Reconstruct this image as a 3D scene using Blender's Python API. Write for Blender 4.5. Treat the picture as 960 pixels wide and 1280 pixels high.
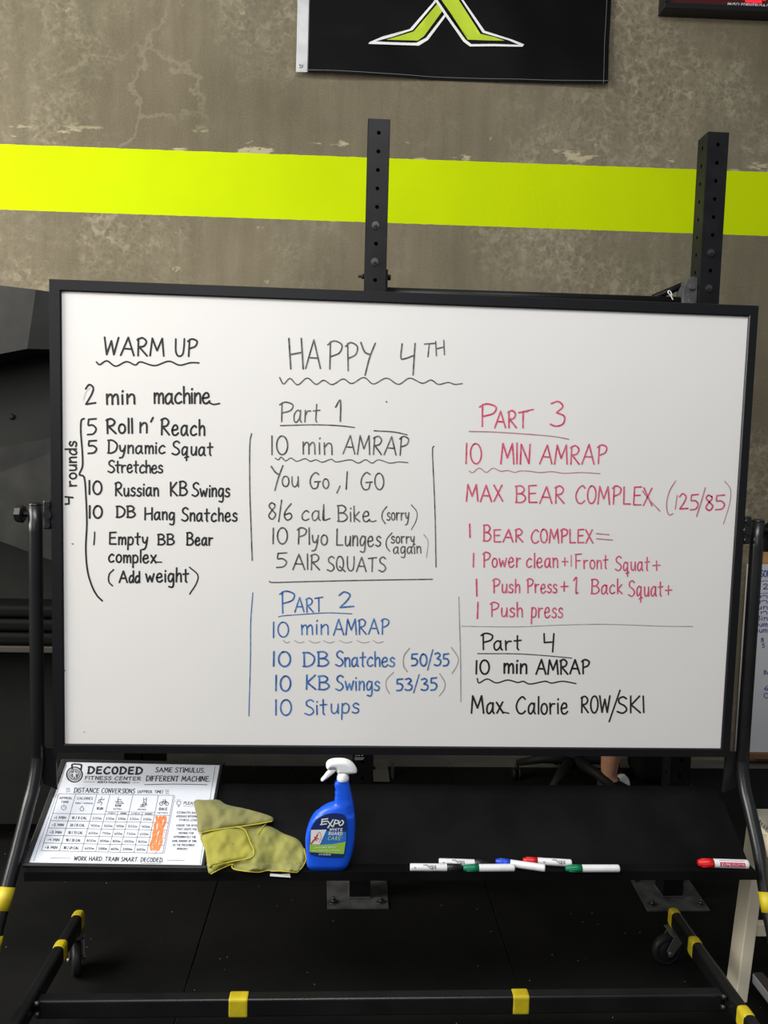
import bpy, bmesh, math, random
from mathutils import Vector, Matrix, noise
from mathutils.geometry import delaunay_2d_cdt
random.seed(7)
S = bpy.context.scene
COL = S.collection
for o in list(bpy.data.objects): bpy.data.objects.remove(o)

# ------------------------------------------------------------------ camera
CAM = Vector((-0.153, -1.921, 1.5)); FPX = 920.0
CR = Vector((0.99851952, -0.04741753, 0.02665242))
CU = Vector((-0.02284013, 0.07919879, 0.99659715))
CW = Vector((0.04936701, 0.99573045, -0.07799851))
cd = bpy.data.cameras.new('camera'); cam = bpy.data.objects.new('camera', cd); COL.objects.link(cam)
cd.sensor_fit = 'VERTICAL'; cd.sensor_height = 24.0; cd.lens = FPX*24.0/1280.0
cam.matrix_world = Matrix(((CR.x, CU.x, -CW.x, CAM.x), (CR.y, CU.y, -CW.y, CAM.y), (CR.z, CU.z, -CW.z, CAM.z), (0, 0, 0, 1)))
cd.clip_start = 0.02; cd.clip_end = 100
S.camera = cam
# ------------------------------------------------------------------ world, lights, exposure
S.view_settings.view_transform = 'Standard'; S.view_settings.look = 'None'
S.view_settings.gamma = 1.0; S.view_settings.use_curve_mapping = False
S.view_settings.exposure = 0.09
wd = bpy.data.worlds.new('world'); S.world = wd; wd.use_nodes = True
wd.node_tree.nodes['Background'].inputs[0].default_value = (0.86, 0.92, 1.0, 1)
wd.node_tree.nodes['Background'].inputs[1].default_value = 0.20
def area(name, loc, target, sx, sy, power, colr):
    l = bpy.data.lights.new(name, 'AREA'); l.shape = 'RECTANGLE'; l.size = sx; l.size_y = sy
    l.energy = power; l.color = colr
    o = bpy.data.objects.new(name, l); COL.objects.link(o); o.location = loc
    o.rotation_euler = (Vector(target)-Vector(loc)).to_track_quat('-Z', 'Y').to_euler()
    return o
area('doorway_daylight', (-3.6, -0.7, 2.75), (0.2, 0.8, 1.7), 2.4, 2.8, 225, (1.0, 0.97, 0.90))
area('rear_board_fill', (-1.6, -5.0, 3.2), (0.0, 0.0, 1.2), 3.0, 2.6, 40, (0.98, 0.98, 0.98))  # unseen area light behind the camera, lights the board's front
area('overhead_fill', (-0.5, -2.4, 4.6), (-0.3, -0.2, 0.4), 2.6, 1.2, 108, (0.97, 0.985, 1.0))  # unseen overhead light, added to brighten the tray and the chart on it

# ------------------------------------------------------------------ survey helpers (a sight line meets a real plane)
def ray(px, py): return CW + CR*((px-480)/FPX) - CU*((py-640)/FPX)
def on_plane(px, py, P, n):
    d = ray(px, py); return CAM + d*((Vector(P)-CAM).dot(n)/d.dot(n))
def on_y(px, py, y): return on_plane(px, py, (0, y, 0), Vector((0, 1, 0)))
def on_z(px, py, z): return on_plane(px, py, (0, 0, z), Vector((0, 0, 1)))
def on_x(px, py, x): return on_plane(px, py, (x, 0, 0), Vector((1, 0, 0)))
WALLN = Vector((0.025, 1, 0))
def on_wall(px, py, off=0.0): return on_plane(px, py, (0, 1.68-off, 0), WALLN)

# ------------------------------------------------------------------ materials
def mat(name, col, rough=0.5, metal=0.0, spec=0.5, vary=0.0, vscale=20.0, bump=0.0, bscale=200.0, emit=None, sheen=0.0, col2=None):
    m = bpy.data.materials.new(name); m.use_nodes = True
    nt = m.node_tree; b = nt.nodes['Principled BSDF']
    b.inputs['Base Color'].default_value = (*col, 1); b.inputs['Roughness'].default_value = rough
    b.inputs['Metallic'].default_value = metal; b.inputs['Specular IOR Level'].default_value = spec
    if sheen: b.inputs['Sheen Weight'].default_value = sheen
    if emit:
        b.inputs['Emission Color'].default_value = (*emit[:3], 1); b.inputs['Emission Strength'].default_value = emit[3]
    if vary or bump or col2:
        tc = nt.nodes.new('ShaderNodeTexCoord')
    if vary or col2:
        n = nt.nodes.new('ShaderNodeTexNoise'); n.inputs['Scale'].default_value = vscale; n.inputs['Detail'].default_value = 6
        nt.links.new(tc.outputs['Object'], n.inputs['Vector'])
        r = nt.nodes.new('ShaderNodeValToRGB'); r.color_ramp.elements[0].position = 0.3; r.color_ramp.elements[1].position = 0.7
        a = col if col2 else [c*(1-vary) for c in col]; c2 = col2 if col2 else [min(1, c*(1+vary)) for c in col]
        r.color_ramp.elements[0].color = (*a, 1); r.color_ramp.elements[1].color = (*c2, 1)
        nt.links.new(n.outputs['Fac'], r.inputs['Fac']); nt.links.new(r.outputs['Color'], b.inputs['Base Color'])
    if bump:
        n2 = nt.nodes.new('ShaderNodeTexNoise'); n2.inputs['Scale'].default_value = bscale; n2.inputs['Detail'].default_value = 4
        nt.links.new(tc.outputs['Object'], n2.inputs['Vector'])
        bp = nt.nodes.new('ShaderNodeBump'); bp.inputs['Strength'].default_value = bump; bp.inputs['Distance'].default_value = 0.004
        nt.links.new(n2.outputs['Fac'], bp.inputs['Height']); nt.links.new(bp.outputs['Normal'], b.inputs['Normal'])
    return m

M = {}
M['black_metal'] = mat('black powder coat', (0.0095, 0.0095, 0.0102), 0.28, spec=0.5, vary=0.25, vscale=9, bump=0.05, bscale=500)
M['frame_metal'] = mat('black anodised frame', (0.008, 0.008, 0.0095), 0.36, spec=0.3)
M['rack_metal'] = mat('black rack coat', (0.0085, 0.0085, 0.0093), 0.42, spec=0.18, vary=0.3, vscale=15, bump=0.08, bscale=400)
M['plate_metal'] = mat('dusty rack plate', (0.060, 0.060, 0.060), 0.65, spec=0.25, vary=0.5, vscale=18)
M['tray'] = mat('dusty black tray', (0.0034, 0.0034, 0.0035), 0.55, spec=0.05, col2=(0.0082, 0.0080, 0.0080), vscale=6)
M['board'] = mat('whiteboard enamel', (0.80, 0.775, 0.745), 0.32, spec=0.3, vary=0.012, vscale=3)
M['yellow'] = mat('yellow tape', (0.55, 0.43, 0.012), 0.5, vary=0.18, vscale=30)
M['rubber'] = mat('black rubber', (0.006, 0.006, 0.006), 0.6, spec=0.25)
M['wheel'] = mat('grey black wheel', (0.014, 0.014, 0.014), 0.5, spec=0.4)
M['mat_rubber'] = mat('dull black mat', (0.0025, 0.0025, 0.0025), 0.7, spec=0.1)
M['steel'] = mat('zinc steel', (0.42, 0.42, 0.42), 0.35, metal=0.9)
M['dark_steel'] = mat('dark steel', (0.09, 0.09, 0.09), 0.35, metal=0.8)
M['fork'] = mat('grey plated fork', (0.20, 0.20, 0.20), 0.4, metal=0.7)
M['white_plastic'] = mat('white plastic', (0.80, 0.81, 0.82), 0.4)
M['marker_white'] = mat('marker white', (0.74, 0.74, 0.75), 0.4, vary=0.06, vscale=60)
M['blue_plastic'] = mat('blue bottle plastic', (0.010, 0.095, 0.72), 0.32)
M['navy'] = mat('navy label', (0.012, 0.03, 0.13), 0.4)
M['label_blue'] = mat('label blue', (0.03, 0.17, 0.55), 0.4)
M['green_band'] = mat('label green', (0.32, 0.56, 0.06), 0.45)
M['white_ink'] = mat('white print', (0.82, 0.82, 0.82), 0.5)
M['pale_green_ink'] = mat('pale green print', (0.45, 0.62, 0.30), 0.5)
M['red_ink'] = mat('red print', (0.62, 0.05, 0.05), 0.5)
M['crimson'] = mat('crimson label', (0.46, 0.012, 0.07), 0.45)
M['red_cap'] = mat('red cap', (0.62, 0.01, 0.012), 0.35)
M['green_cap'] = mat('green cap', (0.0, 0.17, 0.075), 0.4)
M['blue_cap'] = mat('blue cap', (0.01, 0.06, 0.55), 0.4)
M['black_cap'] = mat('black cap', (0.008, 0.008, 0.008), 0.4)
M['ink_black'] = mat('black marker ink', (0.004, 0.004, 0.005), 0.55, col2=(0.022, 0.022, 0.022), vscale=45)
M['ink_grey'] = mat('thin black marker ink', (0.012, 0.012, 0.012), 0.55, col2=(0.20, 0.195, 0.185), vscale=80)
M['ink_faint'] = mat('faint grey ink', (0.22, 0.22, 0.22), 0.55, col2=(0.42, 0.42, 0.41), vscale=40)
M['ink_blue'] = mat('blue marker ink', (0.008, 0.055, 0.27), 0.55, col2=(0.10, 0.26, 0.55), vscale=90)
M['ink_pink'] = mat('pink marker ink', (0.60, 0.02, 0.10), 0.55, col2=(0.68, 0.17, 0.25), vscale=90)
M['ink_mauve'] = mat('dull pink marker ink', (0.42, 0.15, 0.19), 0.55, col2=(0.55, 0.30, 0.32), vscale=45)
M['smudge'] = mat('grey smudge', (0.66, 0.64, 0.60), 0.6)
M['paper'] = mat('printed paper', (0.70, 0.72, 0.78), 0.6, spec=0.2)
M['print_grey'] = mat('dark grey print', (0.035, 0.035, 0.042), 0.8, spec=0.05)
M['orange_ink'] = mat('orange highlighter', (0.85, 0.13, 0.02), 0.5, col2=(0.9, 0.30, 0.08), vscale=120)
M['holder'] = mat('black holder', (0.01, 0.01, 0.01), 0.35)
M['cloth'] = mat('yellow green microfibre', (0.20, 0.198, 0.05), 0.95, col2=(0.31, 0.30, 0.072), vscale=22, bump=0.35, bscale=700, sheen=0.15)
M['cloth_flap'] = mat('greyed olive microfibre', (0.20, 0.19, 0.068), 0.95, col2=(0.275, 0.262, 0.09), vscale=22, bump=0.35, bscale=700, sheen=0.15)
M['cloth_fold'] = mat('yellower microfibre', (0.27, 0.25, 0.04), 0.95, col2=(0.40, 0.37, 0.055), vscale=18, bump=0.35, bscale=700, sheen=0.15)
M['cloth_edge'] = mat('yellow cloth binding', (0.50, 0.43, 0.025), 0.9, bump=0.3, bscale=500)
M['tag'] = mat('white care tag', (0.60, 0.60, 0.58), 0.7)
M['flag'] = mat('black flag fabric', (0.0022, 0.0022, 0.0025), 0.5, spec=0.07, bump=0.10, bscale=30)
M['flag_head'] = mat('grey white flag heading', (0.46, 0.46, 0.47), 0.7, vary=0.15, vscale=12)
M['lime_cloth'] = mat('lime flag print', (0.40, 0.52, 0.01), 0.7, vary=0.12, vscale=10)
M['flag_white'] = mat('white flag print', (0.72, 0.73, 0.72), 0.7)
M['stitch'] = mat('grey stitching', (0.16, 0.15, 0.15), 0.8)
M['cream_wood'] = mat('cream painted wood', (0.78, 0.70, 0.53), 0.6, vary=0.10, vscale=8)
M['grey_wood'] = mat('worn grey wood', (0.24, 0.225, 0.185), 0.75, vary=0.22, vscale=14)
M['brown_wood'] = mat('brown wood', (0.17, 0.085, 0.035), 0.6, vary=0.2, vscale=12)
M['orange_wood'] = mat('raw orange wood', (0.45, 0.24, 0.09), 0.7, vary=0.2, vscale=30)
M['gear'] = mat('scuffed black panel', (0.017, 0.017, 0.0155), 0.55, spec=0.25, vary=0.4, vscale=12)
M['gear_dark'] = mat('dark panel', (0.011, 0.011, 0.0095), 0.6, spec=0.2, vary=0.2, vscale=6)
M['skin'] = mat('skin', (0.52, 0.26, 0.16), 0.5, vary=0.08, vscale=30)
M['shirt'] = mat('grey shirt', (0.06, 0.06, 0.065), 0.9)
M['shorts'] = mat('black shorts', (0.012, 0.012, 0.014), 0.9)
M['hair'] = mat('dark brown hair', (0.03, 0.018, 0.01), 0.7)
M['black_fabric'] = mat('black fabric', (0.006, 0.006, 0.006), 0.85, spec=0.15)
M['screen_red'] = mat('dark red display', (0.06, 0.006, 0.006), 0.25)
M['led'] = mat('red led', (0.7, 0.02, 0.04), 0.4, emit=(1.0, 0.01, 0.03, 0.55))
M['eye'] = mat('eye white', (0.8, 0.8, 0.78), 0.3)
M['lip'] = mat('lip', (0.42, 0.16, 0.13), 0.5)

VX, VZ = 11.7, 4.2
def wall_material():
    m = bpy.data.materials.new('bare concrete wall with lime band'); m.use_nodes = True
    nt = m.node_tree; L = nt.links; N = nt.nodes; b = N['Principled BSDF']
    b.inputs['Roughness'].default_value = 0.8; b.inputs['Specular IOR Level'].default_value = 0.08
    tc = N.new('ShaderNodeTexCoord')
    def noise_(sc, det=6, rough=0.55, dist=0.0, vec=None, warp=None):
        n = N.new('ShaderNodeTexNoise'); n.inputs['Scale'].default_value = sc; n.inputs['Detail'].default_value = det
        n.inputs['Roughness'].default_value = rough; n.inputs['Distortion'].default_value = dist
        L.new(vec or tc.outputs['Object'], n.inputs['Vector']); return n
    def ramp(src, p0, p1, c0=(0, 0, 0), c1=(1, 1, 1)):
        r = N.new('ShaderNodeValToRGB'); r.color_ramp.elements[0].position = p0; r.color_ramp.elements[1].position = p1
        r.color_ramp.elements[0].color = (*c0, 1); r.color_ramp.elements[1].color = (*c1, 1); L.new(src, r.inputs['Fac']); return r.outputs['Color']
    def mix(f, a, c, mode='MIX'):
        x = N.new('ShaderNodeMix'); x.data_type = 'RGBA'; x.blend_type = mode
        if isinstance(f, float): x.inputs[0].default_value = f
        else: L.new(f, x.inputs[0])
        for s, i in ((a, 6), (c, 7)):
            if isinstance(s, tuple): x.inputs[i].default_value = (*s, 1)
            else: L.new(s, x.inputs[i])
        return x.outputs[2]
    def math_(op, a, c=None):
        x = N.new('ShaderNodeMath'); x.operation = op
        for s, i in ((a, 0), (c, 1)):
            if s is None: continue
            if isinstance(s, (int, float)): x.inputs[i].default_value = s
            else: L.new(s, x.inputs[i])
        return x.outputs[0]
    base = ramp(noise_(0.9, 5, 0.6).outputs['Fac'], 0.34, 0.68, (0.115, 0.098, 0.064), (0.200, 0.173, 0.118))
    rust = ramp(noise_(0.7, 4, 0.5, 0.6).outputs['Fac'], 0.52, 0.72)
    base = mix(math_('MULTIPLY', rust, 0.35), base, (0.175, 0.130, 0.084))
    # vertical trowel streaks
    mp = N.new('ShaderNodeMapping'); mp.inputs['Scale'].default_value = (4.0, 4.0, 0.5); L.new(tc.outputs['Object'], mp.inputs['Vector'])
    st = ramp(noise_(4, 5, 0.6, 0, mp.outputs['Vector']).outputs['Fac'], 0.35, 0.7)
    base = mix(math_('MULTIPLY', st, 0.45), base, (0.088, 0.075, 0.048))
    # mottled pale veins like dried glue
    warp = noise_(5, 5, 0.6)
    wv = N.new('ShaderNodeMixRGB'); wv.inputs[0].default_value = 0.16
    L.new(tc.outputs['Object'], wv.inputs[1]); L.new(warp.outputs['Color'], wv.inputs[2])
    v = N.new('ShaderNodeTexVoronoi'); v.feature = 'DISTANCE_TO_EDGE'; v.inputs['Scale'].default_value = 30
    L.new(wv.outputs[0], v.inputs['Vector'])
    vein = ramp(v.outputs['Distance'], 0.05, 0.22, (1, 1, 1), (0, 0, 0))
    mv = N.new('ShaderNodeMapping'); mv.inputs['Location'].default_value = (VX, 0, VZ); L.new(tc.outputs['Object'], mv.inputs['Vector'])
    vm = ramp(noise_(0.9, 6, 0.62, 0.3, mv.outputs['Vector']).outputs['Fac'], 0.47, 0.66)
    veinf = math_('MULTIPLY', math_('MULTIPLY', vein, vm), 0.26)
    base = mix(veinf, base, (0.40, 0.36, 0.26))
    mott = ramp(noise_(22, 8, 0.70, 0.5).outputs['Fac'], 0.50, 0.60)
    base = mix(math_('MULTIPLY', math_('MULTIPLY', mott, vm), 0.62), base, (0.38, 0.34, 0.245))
    fine = noise_(120, 3, 0.6)
    base = mix(0.10, base, ramp(fine.outputs['Fac'], 0.3, 0.7, (0.045, 0.037, 0.022), (0.36, 0.32, 0.23)))
    # a few long fine cracks
    v2 = N.new('ShaderNodeTexVoronoi'); v2.feature = 'DISTANCE_TO_EDGE'; v2.inputs['Scale'].default_value = 1.15
    wv2 = N.new('ShaderNodeMixRGB'); wv2.inputs[0].default_value = 0.22
    L.new(tc.outputs['Object'], wv2.inputs[1]); L.new(noise_(3.2, 6, 0.65).outputs['Color'], wv2.inputs[2]); L.new(wv2.outputs[0], v2.inputs['Vector'])
    crack = ramp(v2.outputs['Distance'], 0.002, 0.008, (1, 1, 1), (0, 0, 0))
    cm = ramp(noise_(1.3, 3).outputs['Fac'], 0.48, 0.6)
    base = mix(math_('MULTIPLY', math_('MULTIPLY', crack, cm), 0.30), base, (0.31, 0.275, 0.19))
    # the lime band and flaked patches just above it
    sp = N.new('ShaderNodeSeparateXYZ'); L.new(tc.outputs['Object'], sp.inputs[0])
    z = math_('ADD', sp.outputs['Z'], math_('MULTIPLY', math_('SUBTRACT', noise_(25, 3).outputs['Fac'], 0.5), 0.006))
    near = ramp(math_('MULTIPLY', math_('ABSOLUTE', math_('SUBTRACT', z, 2.93)), 6.0), 0.15, 0.55, (1, 1, 1), (0, 0, 0))
    mq = N.new('ShaderNodeMapping'); mq.inputs['Scale'].default_value = (0.55, 1.0, 1.7); mq.inputs['Location'].default_value = (3.1, 0, 1.2); L.new(tc.outputs['Object'], mq.inputs['Vector'])
    fl = ramp(noise_(6, 6, 0.62, 0, mq.outputs['Vector']).outputs['Fac'], 0.57, 0.60)
    base = mix(math_('MULTIPLY', math_('MULTIPLY', fl, near), 0.75), base, (0.44, 0.385, 0.25))
    fl2 = ramp(noise_(7.5, 5, 0.55, 0.2).outputs['Fac'], 0.70, 0.715)
    base = mix(math_('MULTIPLY', fl2, 0.5), base, (0.36, 0.31, 0.20))
    band = math_('MULTIPLY', math_('GREATER_THAN', z, 2.600), math_('LESS_THAN', z, 2.898))
    lime = ramp(noise_(3, 4).outputs['Fac'], 0.3, 0.7, (0.44, 0.565, 0.0), (0.48, 0.60, 0.0))
    fin = mix(band, base, lime)
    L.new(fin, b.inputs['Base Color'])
    bp = N.new('ShaderNodeBump'); bp.inputs['Strength'].default_value = 0.12; bp.inputs['Distance'].default_value = 0.006
    h = math_('ADD', math_('MULTIPLY', veinf, 1.4), math_('MULTIPLY', noise_(14, 6, 0.6).outputs['Fac'], 0.9))
    L.new(h, bp.inputs['Height']); L.new(bp.outputs['Normal'], b.inputs['Normal'])
    return m
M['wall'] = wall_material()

def floor_material():
    m = bpy.data.materials.new('speckled black rubber floor'); m.use_nodes = True
    nt = m.node_tree; L = nt.links; N = nt.nodes; b = N['Principled BSDF']
    tc = N.new('ShaderNodeTexCoord')
    n = N.new('ShaderNodeTexNoise'); n.inputs['Scale'].default_value = 2.5; n.inputs['Detail'].default_value = 6; L.new(tc.outputs['Object'], n.inputs['Vector'])
    r = N.new('ShaderNodeValToRGB'); r.color_ramp.elements[0].position = 0.35; r.color_ramp.elements[1].position = 0.75
    r.color_ramp.elements[0].color = (0.0034, 0.0034, 0.0034, 1); r.color_ramp.elements[1].color = (0.009, 0.0086, 0.0082, 1); L.new(n.outputs['Fac'], r.inputs['Fac'])
    v = N.new('ShaderNodeTexVoronoi'); v.inputs['Scale'].default_value = 42; L.new(tc.outputs['Object'], v.inputs['Vector'])
    s = N.new('ShaderNodeMath'); s.operation = 'LESS_THAN'; s.inputs[1].default_value = 0.075; L.new(v.outputs['Distance'], s.inputs[0])
    w = N.new('ShaderNodeSeparateColor'); L.new(v.outputs['Color'], w.inputs[0])
    g = N.new('ShaderNodeMath'); g.operation = 'GREATER_THAN'; g.inputs[1].default_value = 0.86; L.new(w.outputs[0], g.inputs[0])
    k = N.new('ShaderNodeMath'); k.operation = 'MULTIPLY'; L.new(s.outputs[0], k.inputs[0]); L.new(g.outputs[0], k.inputs[1])
    x = N.new('ShaderNodeMix'); x.data_type = 'RGBA'; L.new(k.outputs[0], x.inputs[0]); L.new(r.outputs['Color'], x.inputs[6]); x.inputs[7].default_value = (0.22, 0.22, 0.21, 1)
    L.new(x.outputs[2], b.inputs['Base Color']); b.inputs['Roughness'].default_value = 0.8; b.inputs['Specular IOR Level'].default_value = 0.12
    n2 = N.new('ShaderNodeTexNoise'); n2.inputs['Scale'].default_value = 260; L.new(tc.outputs['Object'], n2.inputs['Vector'])
    bp = N.new('ShaderNodeBump'); bp.inputs['Strength'].default_value = 0.4; bp.inputs['Distance'].default_value = 0.003
    L.new(n2.outputs['Fac'], bp.inputs['Height']); L.new(bp.outputs['Normal'], b.inputs['Normal'])
    return m
M['floor'] = floor_material()
M['slab'] = mat('grey concrete slab', (0.10, 0.092, 0.078), 0.8, vary=0.2, vscale=6)

# ------------------------------------------------------------------ mesh helpers
def catmull(pts, n=6, closed=False):
    P = [Vector(p) for p in pts]; out = []
    m = len(P)
    if m < 3: return P
    rng = range(m if closed else m-1)
    for i in rng:
        if closed: a, b, c, d = P[(i-1) % m], P[i], P[(i+1) % m], P[(i+2) % m]
        else:
            a = P[i-1] if i else P[0]*2-P[1]; b = P[i]; c = P[i+1]; d = P[i+2] if i+2 < m else P[-1]*2-P[-2]
        for k in range(n):
            t = k/n
            out.append(0.5*((2*b)+(c-a)*t+(2*a-5*b+4*c-d)*t*t+(3*b-a-3*c+d)*t**3))
    if not closed: out.append(P[-1])
    return out
def merge(bm, src):
    me = bpy.data.meshes.new('tmp'); src.to_mesh(me); bm.from_mesh(me); bpy.data.meshes.remove(me); src.free()
def add_box(bm, c, s, bevel=0.0, mtx=None, seg=2):
    b = bmesh.new(); bmesh.ops.create_cube(b, size=1.0)
    bmesh.ops.scale(b, vec=s, verts=b.verts)
    if bevel: bmesh.ops.bevel(b, geom=list(b.edges), offset=bevel, segments=seg, profile=0.5, affect='EDGES')
    if mtx: bmesh.ops.transform(b, matrix=mtx, verts=b.verts)
    bmesh.ops.translate(b, vec=c, verts=b.verts); merge(bm, b)
def add_tube(bm, pts, r, n=12, radii=None, squash=None, up=None):
    P = [Vector(p) for p in pts]; rings = []
    t0 = (P[1]-P[0]).normalized()
    u = Vector(up) if up else (Vector((0, 0, 1)) if abs(t0.z) < 0.9 else Vector((1, 0, 0)))
    u = (u-t0*u.dot(t0)).normalized()
    for i, p in enumerate(P):
        t = ((P[i+1]-p) if i == 0 else (p-P[i-1]) if i == len(P)-1 else (P[i+1]-P[i-1])).normalized()
        u = (u-t*u.dot(t)).normalized(); v = t.cross(u)
        rr = radii[i] if radii else r; sq = squash or (1, 1)
        rings.append([bm.verts.new(p+u*rr*sq[0]*math.cos(a)+v*rr*sq[1]*math.sin(a)) for a in [2*math.pi*k/n for k in range(n)]])
    for a, b in zip(rings, rings[1:]):
        for k in range(n): bm.faces.new((a[k], a[(k+1) % n], b[(k+1) % n], b[k])).smooth = True
    bm.faces.new(rings[0][::-1]); bm.faces.new(rings[-1])
def add_cyl(bm, a, b, r, n=20, r2=None): add_tube(bm, [a, b], r, n, radii=[r, r if r2 is None else r2])
def add_lathe(bm, prof, n=24, axis='Z', c=(0, 0, 0)):
    c = Vector(c); rings = []
    def pt(r, h, a):
        x, y = r*math.cos(a), r*math.sin(a)
        return c + {'Z': Vector((x, y, h)), 'Y': Vector((x, h, y)), 'X': Vector((h, x, y))}[axis]
    for r, h in prof: rings.append([bm.verts.new(pt(max(r, 1e-5), h, 2*math.pi*k/n)) for k in range(n)])
    for a, b in zip(rings, rings[1:]):
        for k in range(n): bm.faces.new((a[k], a[(k+1) % n], b[(k+1) % n], b[k])).smooth = True
    bm.faces.new(rings[0][::-1]); bm.faces.new(rings[-1])
def add_prism(bm, poly3, d, bevel=0.0, seg=2):
    """poly3: planar loop of 3-D points; d: extrusion vector"""
    b = bmesh.new(); vs = [b.verts.new(p) for p in poly3]; f = b.faces.new(vs)
    r = bmesh.ops.extrude_face_region(b, geom=[f]); ev = [g for g in r['geom'] if isinstance(g, bmesh.types.BMVert)]
    bmesh.ops.translate(b, vec=d, verts=ev)
    bmesh.ops.recalc_face_normals(b, faces=b.faces)
    if bevel:
        bmesh.ops.bevel(b, geom=list(b.edges), offset=bevel, segments=seg, profile=0.5, affect='EDGES', clamp_overlap=True)
    merge(bm, b)
def link(name, me, m, parent=None):
    o = bpy.data.objects.new(name, me); COL.objects.link(o)
    if m: me.materials.append(m)
    if parent: o.parent = parent
    return o
def root_of(o):
    while o.parent: o = o.parent
    return o
def obj(name, bm, m, parent=None, world=True, smooth=False, fix=True, auto=None):
    """world=True: bm is in world coordinates, shifted into the frame of its (unrotated) thing"""
    if fix: bmesh.ops.recalc_face_normals(bm, faces=bm.faces)
    if smooth:
        for f in bm.faces: f.smooth = True
    if parent and world:
        bmesh.ops.translate(bm, vec=-root_of(parent).location, verts=bm.verts)
    me = bpy.data.meshes.new(name); bm.to_mesh(me); bm.free()
    return link(name, me, m, parent)
def tag(o, label, cat, group=None):
    o['label'] = label; o['category'] = cat
    if group: o['group'] = group
    return o
def thing(name, label, cat, loc, group=None):
    o = bpy.data.objects.new(name, None); COL.objects.link(o); o.location = loc; o.empty_display_size = 0.05
    return tag(o, label, cat, group)
def struct(name, bm, m):
    o = obj(name, bm, m); o['kind'] = 'structure'; return o
def copy_tree(o, parent=None):
    c = o.copy(); COL.objects.link(c)
    if parent: c.parent = parent
    for ch in list(o.children): copy_tree(ch, c)
    return c

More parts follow.
